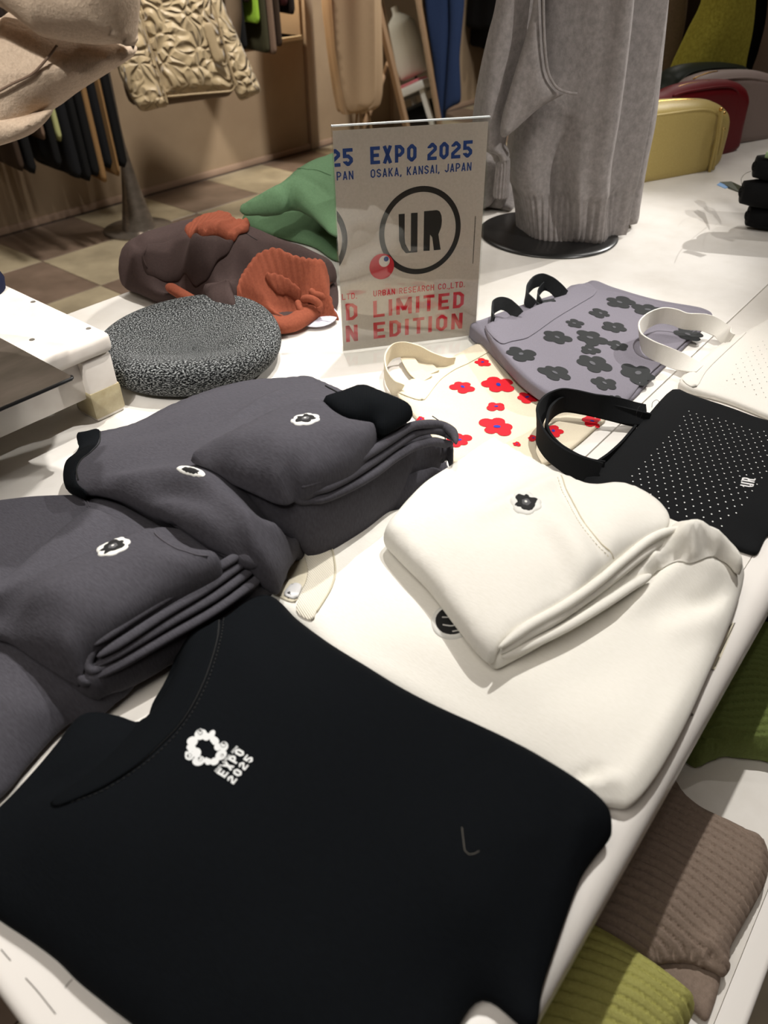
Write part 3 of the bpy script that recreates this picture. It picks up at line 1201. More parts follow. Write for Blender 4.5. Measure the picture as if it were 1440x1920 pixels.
def stitches(name, pts, zf, m, parent, r=0.0004, ln=0.0022, gap=0.0016, z0=0.79):
    C = np.array([on(zf, a, b, z0) for a, b in pts])
    C = resample(crom(C, 6), ln+gap)
    d = []
    for i in range(len(C)-1):
        t = (C[i+1]-C[i])*ln/(ln+gap)
        q = np.array([C[i], C[i]+t*0.5, C[i]+t])
        q[:, 2] = zf(q[:, :2])+0.0003
        d.append(tube_data(q, r, r, 4))
    V, F = merge(d)
    return tag(link(name, V, F, m, parent), kind='stuff')


def scallop(R, n, depth, m=84, sq=1.0):
    a = np.linspace(0, 2*np.pi, m, endpoint=False)
    r = R*(1-depth+depth*np.abs(np.cos(n*a/2))**0.6)
    return np.stack([r*np.cos(a), r*np.sin(a)*sq], 1)


def blot(R, seed, m=60, amp=0.28):
    rg = np.random.RandomState(seed)
    a = np.linspace(0, 2*np.pi, m, endpoint=False)
    r = np.ones(m)
    for k in range(3, 10):
        r += amp/3*rg.uniform(-1, 1)*np.sin(k*a+rg.uniform(0, 6.3))
    return np.stack([R*r*np.cos(a), R*r*np.sin(a)], 1)


def badge(px, py, zf, parent, R=0.0125, ang=0.0, n=7, sx=1.0, sy=1.0, z0=0.85, seed=1):
    """scalloped white badge with a black irregular middle and grey core"""
    c = on(zf, px, py, z0)
    b = patch_solid('badge', scallop(R, n, 0.16), c, ang, zf, M_stw, parent, 0.0016, scale=(sx, sy))
    patch_solid('badge_centre', blot(R*0.66, seed), c, ang, zf, M_stk, b, 0.0007, 0.0014, 0.0022, 0.0007, scale=(sx, sy))
    patch_solid('badge_core', scallop(R*0.30, 5, 0.2, 30), c, ang, zf, M_stg, b, 0.0004, 0.0019, 0.0016, 0.0005, scale=(sx, sy))
    patch_solid('badge_core', circle((R*0.02, R*0.03), R*0.09, 14), c, ang, zf, M_stw, b, 0.0003, 0.0024, 0.001, 0.0003, scale=(sx, sy))
    return b


# ---------------------------------------------------------------- white sweatshirt, lower body
wshirt = thing('white_sweatshirt', 'large cream white crew-neck sweatshirt body lying flat beneath the folded white piece', 'sweatshirt', tuple(P(950, 1150, T)))
o, Zw = cloth('body', [
    (585, 1000, .777), (650, 975, .780), (700, 955, .782), (770, 935, .784), (835, 895, .782), (910, 870, .782), (1000, 880, .784), (1120, 905, .786), (1240, 955, .790), (1300, 975, .796),
    (1352, 985, .800), (1392, 1025, .795), (1405, 1058, .788), (1392, 1110, .782), (1368, 1175, .778), (1330, 1262, .776), (1292, 1345, .775), (1248, 1425, .774), (1210, 1478, .772), (1180, 1502, .770), (1150, 1500, .768),
    (1110, 1500, .766), (1000, 1440, .765), (880, 1380, .765), (740, 1290, .766), (620, 1225, .768), (560, 1165, .770), (500, 1125, .770), (470, 1100, .768), (500, 1078, .768), (520, 1050, .768), (560, 1020, .772)],
    M_cream, wshirt,
    H=[(700, 1100, .784), (900, 1250, .783), (1100, 1250, .784), (1250, 1200, .783), (1200, 1350, .782), (1050, 1350, .781), (1300, 1080, .800), (1340, 1030, .806), (1180, 1110, .792), (1240, 1150, .785), (1100, 1020, .790), (900, 1000, .790), (640, 1050, .783), (800, 1160, .785)],
    B=T, r=0.017, res=0.0055, noise=(0.0012, 11, 3),
    wr=[([(1180, 1130), (1240, 1090), (1290, 1062), (1350, 1060)], .80, 0.010, 0.006),
        ([(1290, 1130), (1330, 1120), (1385, 1085)], .79, 0.009, -0.006),
        ([(1250, 1180), (1300, 1165), (1370, 1150)], .79, 0.012, 0.004),
        ([(1060, 1455), (1100, 1448), (1130, 1440)], .775, 0.004, -0.006),
        ([(1080, 1470), (1125, 1462), (1165, 1458)], .775, 0.005, 0.004),
        ([(1175, 1480), (1240, 1390), (1290, 1300)], .777, 0.010, 0.003),
        ([(640, 1200), (800, 1250), (960, 1330)], .78, 0.02, -0.0015)])
# neck: ribbed collar band, neck hole facing, seam and label
o, Zwn = cloth('collar', [(588, 1003), (618, 993), (640, 1020), (648, 1060), (638, 1100), (605, 1145), (590, 1165), (560, 1150), (555, 1130), (572, 1105), (580, 1075), (574, 1040)] and
    [(600, 988, .0022), (612, 1010, .0022), (622, 1035, .0022), (627, 1075, .0022), (618, 1105, .0022), (592, 1150, .0022), (586, 1165, .002), (556, 1148, .002), (563, 1115, .0022), (572, 1095, .0022), (577, 1070, .0022), (572, 1045, .0022), (562, 1020, .002), (575, 1000, .002)],
    M_creamrib, wshirt, B=Zw.soft, rel=True, r=0.002, res=0.005, noise=None, minth=0.001)
seam('collar_seam', [(602, 985), (614, 1010), (624, 1036), (629, 1076), (620, 1106), (594, 1150)], Zw, M_seamc, wshirt, 0.0008, 0.0012)
M_in = fabric('cream_inside', (0.86, 0.83, 0.75), (0.82, 0.79, 0.70), kind='wool', bump=0.3, sheen=0.1)
cloth('neck_facing', [(530, 1030, .0016), (560, 1022, .0016), (572, 1045, .0016), (577, 1070, .0016), (572, 1095, .0016), (560, 1115, .0016), (553, 1130, .0016), (520, 1118, .0016), (492, 1098, .0016), (510, 1078, .0016), (535, 1072, .0016)],
      M_in, wshirt, B=Zw.soft, rel=True, r=0.002, res=0.005, noise=None, minth=0.0006)
lb, Zl = cloth('label', [(548, 1093, .0035), (566, 1097, .004), (561, 1112, .004), (555, 1122, .0035), (538, 1119, .0035), (532, 1112, .0035), (540, 1100, .0035)],
               M_label, wshirt, B=Zw.soft, rel=True, r=0.0008, res=0.004, noise=None, sm=3, minth=0.0005)
d = text_mesh('RB', -0.0028, 0.0028, 0, 0.0032)
c = on(Zl, 545, 1114, .78)
drape('label_text', d, c, 0.95, Zl, M_ink, lb, 0.0005)
# round badge on the body, half under the folded sleeve
c = on(Zw, 848, 1167, .78)
bd = patch_solid('badge', scallop(0.0185, 30, 0.015), c, 0, Zw, M_stw, wshirt, 0.002)
patch_solid('badge_centre', circle((0, 0), 0.0150, 44), c, 0, Zw, M_stk, bd, 0.0006, 0.0018)
for q in ([(-0.009, 0.004), (-0.005, -0.004), (0.002, -0.005), (0.005, 0.002)], [(-0.003, 0.009), (0.001, 0.004), (0.007, 0.006)], [(-0.010, -0.007), (-0.006, -0.011)], [(0.004, -0.010), (0.009, -0.006)]):
    C = crom(np.array([[c[0]+a, c[1]+b] for a, b in q]), 5)
    Vv, Ff = tube_data(np.c_[C, Zw(C)+0.0026], 0.0007, 0.0004, 5)
    link('badge_stitching', Vv, Ff, M_stw, bd)

# ---------------------------------------------------------------- white folded piece on it
wtop = thing('folded_white_sweatshirt', 'cream white sweatshirt folded into a tidy square with a small scalloped badge near its cuff', 'sweatshirt', tuple(P(950, 1050, T+0.03)))
Bw = lambda X: np.maximum(Zw.soft(X), T)
WZ = .828
# lower folded layers
o, Zwl = cloth('under_layer', [
    (745, 1000, .806), (800, 935, .808), (900, 860, .810), (1000, 900, .812), (1150, 930, .815), (1255, 965, .822), (1300, 985, .822), (1325, 1000, .818), (1322, 1022, .812), (1285, 1040, .808),
    (1240, 1060, .808), (1190, 1085, .808), (1120, 1130, .808), (1060, 1165, .808), (1000, 1200, .808), (958, 1222, .806), (930, 1232, .804), (905, 1205, .806), (830, 1105, .806)],
    M_cream, wtop, H=[(1000, 1050, .812), (1250, 1010, .826)], B=Bw, r=0.010, res=0.006, noise=(0.001, 12, 5), mid=0.45)
tz = [.8275, .820, .813, .807]
tube('fold_edge', [(938, 1224, .806), (975, 1196, .812), (1040, 1160, .815), (1110, 1112, .817), (1165, 1070, .820), (1220, 1028, .822), (1250, 1012, .820)], 0.0046, M_cream, wtop, 0.0055, taper=True)
tube('fold_edge', [(940, 1232, .801), (985, 1212, .804), (1060, 1176, .806), (1140, 1128, .808), (1190, 1095, .808), (1220, 1078, .806)], 0.0044, M_cream, wtop, 0.0045, taper=True)
tube('fold_edge', [(935, 1215, .815), (985, 1178, .820), (1060, 1135, .823), (1120, 1092, .826), (1170, 1050, .829), (1225, 1008, .832), (1275, 988, .833)], 0.0042, M_cream, wtop, 0.0046, taper=True)
o, Zws = cloth('sleeve', [(1120, 1128, .806), (1160, 1085, .816), (1200, 1045, .822), (1235, 1005, .826), (1258, 975, .828), (1290, 972, .830), (1322, 984, .830), (1352, 992, .826), (1384, 1014, .820), (1400, 1040, .812), (1392, 1058, .806), (1365, 1050, .806), (1335, 1050, .806), (1310, 1058, .806), (1288, 1066, .804), (1262, 1062, .804), (1238, 1068, .804), (1205, 1088, .804), (1160, 1115, .804)],
    M_cream, wtop, H=[(1300, 1015, .832), (1240, 1040, .824), (1350, 1020, .824)], B=lambda X: Bw(X), r=0.010, res=0.005, noise=(0.001, 14, 6), mid=0.4,
    wr=[([(1190, 1075), (1240, 1035), (1290, 1005), (1335, 998)], .83, .006, .006), ([(1180, 1095), (1235, 1055), (1275, 1035), (1300, 1020)], .82, .005, -.007), ([(1285, 1055), (1280, 1035), (1300, 1015), (1335, 1008), (1370, 1030)], .83, .005, -.006), ([(1210, 1070), (1250, 1052), (1275, 1048)], .82, .006, .006), ([(1300, 1050), (1310, 1030), (1335, 1022)], .825, .007, .006)])
o, Zwt = cloth('top_layer', [
    (719, 985, .818), (730, 966, .822), (790, 900, .828), (850, 860, .829), (905, 822, .826), (925, 812, .824), (945, 822, .826), (1000, 852, .829), (1060, 885, .833), (1110, 902, .835), (1160, 897, .836), (1200, 908, .838), (1240, 935, .840),
    (1258, 962, .838), (1250, 985, .838), (1205, 1012, .836), (1165, 1038, .836), (1132, 1060, .836), (1118, 1078, .834), (1098, 1096, .832), (1050, 1130, .828), (995, 1165, .824), (955, 1188, .820), (935, 1208, .816), (926, 1230, .808), (915, 1226, .808), (890, 1195, .814), (850, 1140, .818), (805, 1080, .820), (760, 1035, .820), (725, 1000, .818)],
    M_cream, wtop, H=[(850, 1000, .838), (950, 1080, .836), (1000, 950, .845), (1060, 1010, .846), (1110, 960, .848), (1180, 950, .848), (900, 880, .833), (1160, 1010, .844), (860, 930, .838), (960, 880, .836), (1080, 1060, .840), (800, 960, .832)],
    B=lambda X: np.maximum(Zwl.soft(X), Bw(X))+0.001, r=0.007, res=0.0055, noise=(0.0010, 12, 8), mid=0.35,
    wr=[([(890, 975), (960, 945), (1020, 905), (1062, 885)], .842, 0.011, 0.005),
        ([(1045, 900), (1075, 950), (1110, 1000), (1145, 1045)], .846, 0.006, -0.0028),
        ([(1000, 935), (1040, 985), (1085, 1035), (1110, 1060)], .846, 0.014, 0.004),
        ([(1020, 1000), (1050, 1050), (1060, 1100)], .842, 0.012, -0.003),
        ([(730, 985), (830, 960), (900, 955)], .832, 0.02, 0.003),
        ([(830, 870), (900, 890), (960, 920)], .834, 0.02, -0.003)])
seam('cuff_seam', [(1052, 893), (1070, 935), (1098, 985), (1128, 1022), (1150, 1050)], Zwt, M_seamc, wtop, 0.0007, 0.0002)
stitches('cuff_stitching', [(1045, 897), (1062, 938), (1090, 988), (1120, 1026), (1142, 1054)], Zwt, M_seamc, wtop, 0.00035)
badge(986, 946, Zwt, wtop, 0.0150, 0.3, 7, seed=4)

# ---------------------------------------------------------------- lower charcoal sweatshirt (left)
g2 = thing('charcoal_sweatshirt', 'plain charcoal sweatshirt folded thick with white badge, left of the black one', 'sweatshirt', tuple(P(200, 1150, T)))
o, Zg2 = cloth('body', [
    (-260, 960, .765), (-60, 936, .770), (0, 929, .774), (60, 922, .776), (120, 919, .778), (170, 920, .780), (230, 935, .784), (330, 985, .788), (440, 1015, .786), (520, 1035, .784), (540, 1060, .778),
    (500, 1092, .774), (440, 1130, .772), (390, 1156, .772), (350, 1180, .771), (335, 1218, .770), (300, 1236, .770), (262, 1256, .769), (232, 1290, .768), (190, 1322, .768), (120, 1345, .768), (45, 1425, .766), (0, 1479, .765), (-120, 1560, .763), (-330, 1400, .762), (-330, 1100, .762)],
    M_grey, g2, H=[(60, 1000, .790), (60, 1330, .784), (-60, 1250, .784), (200, 1290, .780), (300, 1120, .792), (150, 1150, .795), (350, 1050, .795), (-100, 1050, .788), (0, 1400, .778)],
    B=T, r=0.015, res=0.006, noise=(0.0012, 10, 21), wr=[([(60, 1390), (150, 1300), (260, 1235)], .78, 0.014, 0.004), ([(0, 1250), (80, 1290), (170, 1290)], .785, 0.018, -0.004), ([(280, 1230), (320, 1205), (350, 1175)], .775, 0.012, -0.004)])
Bg2 = lambda X: np.maximum(Zg2.soft(X), T)
o, Zg2m = cloth('under_layer', [
    (60, 1200, .806), (120, 1262, .802), (150, 1276, .800), (172, 1274, .800), (240, 1236, .800), (330, 1185, .800), (420, 1130, .800), (500, 1075, .800), (535, 1045, .802), (520, 1020, .806), (450, 1000, .810), (350, 985, .812), (280, 985, .812), (180, 1050, .810), (60, 1120, .808)],
    M_grey, g2, H=[(300, 1080, .812), (200, 1180, .808)], B=Bg2, r=0.009, res=0.008, noise=None)
for k, (dz, pts) in enumerate([
    (0, [(166, 1276), (235, 1240), (320, 1192), (400, 1146), (470, 1096), (520, 1052)]),
    (1, [(178, 1250), (240, 1214), (320, 1166), (400, 1120), (460, 1076), (505, 1040)]),
    (2, [(182, 1232), (240, 1196), (310, 1150), (380, 1108), (440, 1066), (490, 1030)]),
    (3, [(176, 1210), (230, 1172), (300, 1128), (360, 1092), (430, 1052), (478, 1020)])]):
    z = .794+0.0078*dz
    tube('fold_edge', [(a, b, z+0.004*min(i, 2)/2) for i, (a, b) in enumerate(pts)], 0.0050, M_grey, g2, 0.0040, taper=True)
tube('fold_edge', [(225, 1172, .816), (192, 1200, .813), (172, 1226, .809), (165, 1245, .804), (172, 1258, .800), (190, 1252, .798), (215, 1236, .798)], 0.0040, M_grey, g2, 0.0044, taper=True)
tube('fold_edge', [(150, 1262, .800), (158, 1280, .794), (180, 1272, .792), (220, 1250, .792)], 0.0036, M_grey, g2, 0.0042, taper=True)
o, Zg2t = cloth('top_layer', [
    (-260, 1120, .822), (-60, 1096, .832), (0, 1086, .834), (80, 1062, .836), (180, 1020, .838), (240, 995, .840), (281, 982, .842), (320, 996, .843), (360, 1020, .843), (398, 1024, .842), (412, 1034, .840), (408, 1048, .838), (385, 1064, .837), (340, 1092, .834), (290, 1122, .832),
    (235, 1158, .829), (195, 1188, .825), (170, 1215, .818), (158, 1245, .808), (152, 1276, .798), (140, 1279, .797), (118, 1268, .800), (60, 1232, .804), (0, 1190, .806), (-120, 1150, .806), (-260, 1180, .806)],
    M_grey, g2, H=[(100, 1150, .840), (200, 1090, .846), (300, 1050, .849), (60, 1120, .840), (350, 1040, .848), (140, 1220, .822), (-80, 1130, .834)],
    B=lambda X: np.maximum(np.maximum(Zg2m.soft(X), Bg2(X)), T)+0.001, r=0.0055, res=0.0055, noise=(0.001, 12, 23), mid=0.35,
    wr=[([(0, 1175), (60, 1185), (120, 1215)], .828, 0.012, 0.003), ([(20, 1150), (90, 1160), (150, 1190)], .83, 0.010, -0.002), ([(270, 990), (310, 1028), (350, 1042), (395, 1048)], .846, 0.005, -0.002)])
seam('hem_seam', [(290, 1000), (302, 1012), (330, 1030), (362, 1042), (390, 1044)], Zg2t, M_seamg, g2, 0.0007, 0.0002)
badge(213, 1027, Zg2t, g2, 0.0150, 0.5, 7, seed=9)
# slanting sleeve layer between body and top layer
o, Zg2s = cloth('sleeve', [(-160, 1120, .804), (-20, 1090, .810), (60, 1030, .810), (110, 985, .808), (150, 955, .806), (172, 946, .804), (215, 960, .806), (275, 985, .810), (300, 1010, .814), (200, 1060, .816), (0, 1110, .816), (-160, 1140, .810)],
                   M_grey, g2, B=Bg2, r=0.010, res=0.007, noise=(0.0008, 12, 4), mid=0.4)
seam('side_seam', [(156, 925), (158, 938), (164, 952)], Zg2, M_seamg, g2, 0.0007)
seam('side_seam', [(161, 924), (163, 937), (169, 951)], Zg2, M_seamg, g2, 0.0007)

# ---------------------------------------------------------------- upper charcoal sweatshirt with black trim
g1 = thing('trimmed_charcoal_sweatshirt', 'charcoal grey sweatshirt with black ribbed collar and cuffs, lying over the plain charcoal one', 'sweatshirt', tuple(P(480, 850, T)))
allg2 = lambda X: np.maximum(np.maximum(np.maximum(Zg2t.soft(X), Zg2.soft(X)), Zg2s.soft(X)), np.maximum(Zg2m.soft(X), T))
def Bg1(X):
    # the cloth bridges over the pile beneath it
    return np.maximum(T, np.minimum(allg2(X), 0.80))
o, Zg1 = cloth('body', [
    (142, 812, .772), (180, 803, .776), (250, 788, .782), (312, 756, .790), (387, 727, .796), (440, 712, .797), (475, 706, .796), (531, 702, .797), (581, 698, .798), (620, 712, .800), (690, 745, .806), (760, 785, .806), (825, 830, .800), (848, 861, .795), (843, 888, .785),
    (815, 915, .778), (781, 942, .772), (737, 964, .769), (687, 977, .769), (640, 985, .772), (594, 995, .780), (565, 1010, .800), (540, 1030, .815), (518, 1052, .822), (500, 1058, .822), (481, 1052, .824), (437, 1030, .832), (387, 1000, .838), (350, 978, .838),
    (312, 955, .832), (270, 935, .822), (225, 918, .812), (180, 912, .804), (140, 914, .798), (122, 903, .792), (117, 885, .786), (124, 862, .782), (142, 845, .778), (147, 828, .774)],
    M_grey, g1, H=[(250, 850, .815), (350, 800, .822), (300, 900, .830), (400, 900, .850), (380, 960, .850), (450, 980, .848), (480, 1030, .838), (520, 980, .838), (500, 800, .835), (560, 950, .842), (640, 930, .836), (700, 900, .832), (780, 890, .818), (200, 870, .808), (620, 760, .822), (520, 740, .818), (440, 750, .815), (600, 850, .850), (330, 850, .826)],
    B=lambda X: np.maximum(T, np.minimum(allg2(X)+0.001, 0.842)), r=0.013, res=0.0055, noise=(0.0012, 11, 31), mid=0.4,
    wr=[([(230, 905), (300, 910), (360, 935), (420, 985)], .84, 0.010, -0.006),
        ([(150, 880), (230, 870), (310, 885), (380, 920), (430, 965)], .835, 0.014, 0.005),
        ([(470, 960), (500, 1000), (498, 1045)], .838, 0.012, -0.006),
        ([(440, 940), (470, 985), (478, 1035)], .84, 0.010, 0.006),
        ([(540, 960), (590, 950), (640, 935), (700, 905), (760, 870)], .838, 0.011, 0.006),
        ([(560, 985), (620, 965), (680, 940), (740, 925)], .83, 0.009, -0.007),
        ([(640, 905), (655, 935), (648, 958)], .836, 0.008, 0.005),
        ([(700, 895), (740, 905), (755, 940)], .83, 0.008, -0.005),
        ([(740, 880), (780, 890), (812, 905)], .82, 0.010, 0.005),
        ([(430, 800), (480, 760), (540, 722), (580, 702)], .82, 0.006, 0.003),
        ([(250, 800), (350, 800), (430, 780)], .815, 0.02, -0.003)])
def px_patch(name, cx, cy, ra, rb, ang, zf, m, parent, h, base):
    t = np.linspace(0, 2*np.pi, 40, endpoint=False)
    x = cx+ra*np.cos(t)*math.cos(ang)-rb*np.sin(t)*math.sin(ang)
    y = cy+ra*np.cos(t)*math.sin(ang)+rb*np.sin(t)*math.cos(ang)
    lp = np.array([on(zf, a, b)[:2] for a, b in zip(x, y)])
    return patch_solid(name, lp, (0, 0), 0, zf, m, parent, h, base)
pb = px_patch('badge', 358, 885, 28, 8.5, .22, Zg1, M_stw, g1, 0.0014, 0)
px_patch('badge_centre', 358, 885, 18, 5.5, .22, Zg1, M_stk, pb, 0.0006, 0.0012)
# black collar at the left end
cl, Zc = cloth('collar', [(141, 810, .776), (160, 806, .778), (184, 801, .780), (186, 815, .782), (183, 832, .786), (168, 848, .790), (150, 862, .794), (141, 880, .798), (143, 900, .802), (160, 914, .806), (150, 917, .803), (135, 915, .798), (121, 906, .793), (115, 886, .787), (121, 862, .782), (140, 846, .778), (146, 828, .775)],
               M_blackrib, g1, B=lambda X: np.maximum(T, Zg1.soft(X)-0.004), r=0.004, res=0.005, noise=None, minth=0.0052)
seam('collar_seam', [(188, 810), (188, 818), (186, 833), (171, 849), (153, 863), (144, 881), (147, 901)], Zg1, M_seamk, g1, 0.0008, 0.0006)
tube('collar_roll', [(200, 916, .790), (230, 925, .790), (270, 937, .793), (310, 955, .800), (350, 975, .806)], 0.010, M_blackrib, g1, 0.008, taper=True)
tube('under_edge', [(235, 921, .800), (290, 945, .806), (350, 985, .812), (410, 1022, .816), (455, 1046, .818), (492, 1060, .815)], 0.0075, M_grey, g1, 0.009, taper=True)
# dark folded underside at the right, over the white collar
tube('under_edge', [(590, 998, .766), (640, 985, .762), (700, 972, .760), (760, 950, .760)], 0.012, M_blackrib, g1, 0.007, taper=True)
# folded stack on the body
o, Zg1m = cloth('under_layer', [
    (380, 862, .842), (440, 898, .846), (520, 934, .848), (560, 938, .850), (610, 930, .850), (680, 896, .850), (740, 856, .848), (800, 815, .846), (840, 800, .842), (852, 820, .834), (850, 800, .840), (800, 790, .852), (740, 775, .856), (640, 770, .856), (520, 770, .852), (430, 815, .848)],
    M_grey, g1, H=[(600, 850, .860)], B=lambda X: Zg1.soft(X)-0.004, r=0.009, res=0.008, noise=None)
for z, pts in ((.846, [(562, 938), (600, 936), (650, 916), (700, 888), (740, 858), (775, 838), (810, 828), (835, 832), (850, 830)]),
               (.855, [(572, 926), (610, 915), (655, 893), (700, 864), (745, 832), (780, 812), (810, 806), (835, 812), (852, 826)]),
               (.864, [(566, 914), (600, 900), (650, 874), (700, 845), (735, 822), (770, 800), (800, 795), (830, 798), (850, 812), (855, 832)])):
    tube('fold_edge', [(a, b, z-(0.010 if i > 6 else 0)) for i, (a, b) in enumerate(pts)], 0.0052, M_grey, g1, 0.0046, taper=True)
tube('fold_edge', [(610, 896, .862), (575, 912, .860), (558, 923, .855), (556, 934, .850), (570, 939, .846), (600, 934, .846)], 0.0040, M_grey, g1, 0.0044, taper=True)
# sleeve end folded round at the right
o, Zs = cloth('sleeve', [(700, 900, .818), (735, 868, .832), (780, 842, .838), (815, 834, .836), (838, 846, .826), (848, 868, .812), (842, 890, .796), (812, 915, .786), (770, 940, .782), (720, 950, .786), (690, 930, .800)],
                 M_grey, g1, B=lambda X: np.maximum(T, Zg1.soft(X)-0.004), r=0.012, res=0.006, noise=(0.001, 14, 6),
                 wr=[([(720, 910), (765, 880), (810, 855)], .83, 0.010, 0.005), ([(740, 930), (790, 900), (835, 880)], .81, 0.008, -0.004)])
seam('sleeve_seam', [(808, 840), (828, 858), (836, 880), (832, 900)], Zs, M_seamg, g1, 0.0007)
# black cuffs
o, Zk2 = cloth('cuff', [(690, 812, .858), (712, 800, .862), (760, 785, .862), (790, 783, .858), (800, 793, .852), (760, 815, .850), (722, 838, .850), (700, 832, .852), (688, 820, .854)],
               M_blackrib, g1, B=const(.842), r=0.005, res=0.005, noise=None, sm=4)
stitches('cuff_stitching', [(706, 822), (716, 830), (724, 837)], Zk2, plain('pale_thread', (0.45, 0.45, 0.45), 0.9), g1, 0.0004)
o, Zg1t = cloth('top_layer', [
    (355, 850, .862), (366, 838, .866), (400, 818, .872), (437, 801, .876), (480, 779, .880), (519, 760, .882), (565, 745, .884), (600, 740, .886), (630, 765, .888), (660, 780, .888), (700, 784, .888), (707, 792, .886), (704, 806, .884), (690, 826, .882), (662, 856, .878), (628, 876, .876), (594, 892, .874),
    (570, 905, .870), (555, 918, .862), (548, 934, .854), (535, 938, .854), (512, 932, .856), (475, 914, .857), (437, 896, .858), (400, 880, .858), (370, 866, .858)],
    M_grey, g1, H=[(480, 840, .884), (560, 800, .892), (620, 830, .890), (520, 890, .876), (430, 840, .878), (660, 810, .892), (580, 870, .882)],
    B=lambda X: np.maximum(np.maximum(Zg1m.soft(X), Zg1.soft(X))+.001, .846), r=0.0055, res=0.0055, noise=(0.0009, 12, 33), mid=0.35,
    wr=[([(380, 862), (450, 880), (510, 905), (545, 925)], .868, 0.008, 0.003), ([(480, 900), (520, 890), (545, 905)], .872, 0.008, -0.002)])
cu, Zk = cloth('cuff', [(603, 741, .889), (640, 727, .892), (681, 715, .894), (719, 729, .894), (760, 745, .892), (774, 755, .890), (771, 768, .886), (750, 784, .884), (728, 797, .883), (708, 800, .884), (700, 786, .886), (660, 778, .888), (640, 770, .889), (622, 758, .889)],
                M_blackrib, g1, H=[(700, 755, .897)], B=const(.870), r=0.006, res=0.005, noise=None, mid=0.45, sm=4)
seam('cuff_seam', [(612, 755), (626, 764), (645, 775), (672, 782), (696, 787)], Zg1t, M_seamk, g1, 0.0009, 0.0006)
badge(573, 788, Zg1t, g1, 0.0145, 0.6, 7, seed=12)

# ---------------------------------------------------------------- black sweatshirt in front
bk = thing('black_sweatshirt', 'large black crew-neck sweatshirt with small white printed emblem, nearest on the table', 'sweatshirt', tuple(P(560, 1500, T)))
under = lambda X: np.maximum(np.maximum(T, np.minimum(Zw.soft(X), .785)), np.minimum(Zg2.soft(X), .775))
o, Zk0 = cloth('body', [
    (345, 1176, .786), (380, 1166, .788), (415, 1145, .792), (450, 1118, .794), (487, 1101, .794), (520, 1108, .794), (560, 1146, .795), (620, 1190, .796), (690, 1232, .797), (760, 1274, .797), (830, 1310, .796), (910, 1346, .795), (990, 1385, .794), (1070, 1432, .792), (1120, 1468, .790), (1148, 1498, .787), (1155, 1530, .782),
    (1150, 1556, .776), (1120, 1595, .772), (1093, 1636, .770), (1062, 1720, .770), (1022, 1840, .769), (1000, 1925, .768), ('w', .165, .060, .768), ('w', .120, .062, .768), ('w', .075, .085, .768), ('w', .045, .14, .768), (300, 1965, .768),
    (255, 1922, .768), (200, 1880, .768), (140, 1832, .767), (100, 1792, .767), (50, 1755, .766), (0, 1722, .766), (-80, 1665, .766), (-140, 1600, .768), (-100, 1550, .770), (-30, 1520, .772), (0, 1494, .775), (50, 1440, .778), (95, 1385, .782), (125, 1345, .784), (150, 1325, .785), (180, 1320, .785), (225, 1327, .784), (262, 1338, .784),
    (285, 1318, .785), (305, 1285, .786), (325, 1240, .787), (337, 1200, .787)],
    M_black, bk, H=[(400, 1300, .800), (600, 1400, .802), (800, 1500, .800), (1000, 1550, .794), (600, 1650, .796), (300, 1550, .799), (900, 1700, .792), (200, 1700, .788), (450, 1180, .800), (100, 1560, .790), (500, 1850, .788), (200, 1400, .792), (700, 1330, .802)],
    B=under, r=0.016, res=0.006, noise=(0.0016, 9, 41),
    wr=[([(900, 1400), (960, 1480), (1000, 1560)], .795, 0.018, -0.003), ([(1080, 1520), (1100, 1580), (1060, 1680)], .785, 0.010, 0.004), ([(430, 1200), (480, 1260), (520, 1340)], .80, 0.02, 0.002),
        ([(262, 1340), (230, 1400), (150, 1450), (60, 1480)], .788, 0.010, -0.004), ([(100, 1640), (300, 1720), (600, 1760)], .79, 0.03, -0.002)])
cloth('collar', [(345, 1176, .0030), (378, 1168, .0030), (412, 1152, .0030), (408, 1185, .0032), (396, 1235, .0032), (374, 1292, .0032), (342, 1348, .0032), (300, 1395, .0032), (250, 1438, .0032), (185, 1478, .0030), (110, 1510, .0028), (95, 1502, .0026), (150, 1460, .0028), (210, 1410, .0030), (262, 1350, .0032), (285, 1318, .0032), (306, 1283, .0032), (326, 1238, .0030), (338, 1200, .0030)],
      M_blackrib, bk, B=Zk0.soft, rel=True, r=0.0025, res=0.0055, noise=None, minth=0.0008)
seam('collar_seam', [(414, 1154), (410, 1186), (398, 1236), (376, 1294), (344, 1350), (302, 1397), (252, 1440), (187, 1480), (112, 1512)], Zk0, M_seamk, bk, 0.0011, 0.0010)
stitches('collar_stitching', [(420, 1160), (416, 1190), (403, 1240), (381, 1298), (350, 1354), (307, 1402), (256, 1445), (190, 1486), (130, 1508)], Zk0, M_seamk, bk, 0.0006, 0.0025, 0.0015)
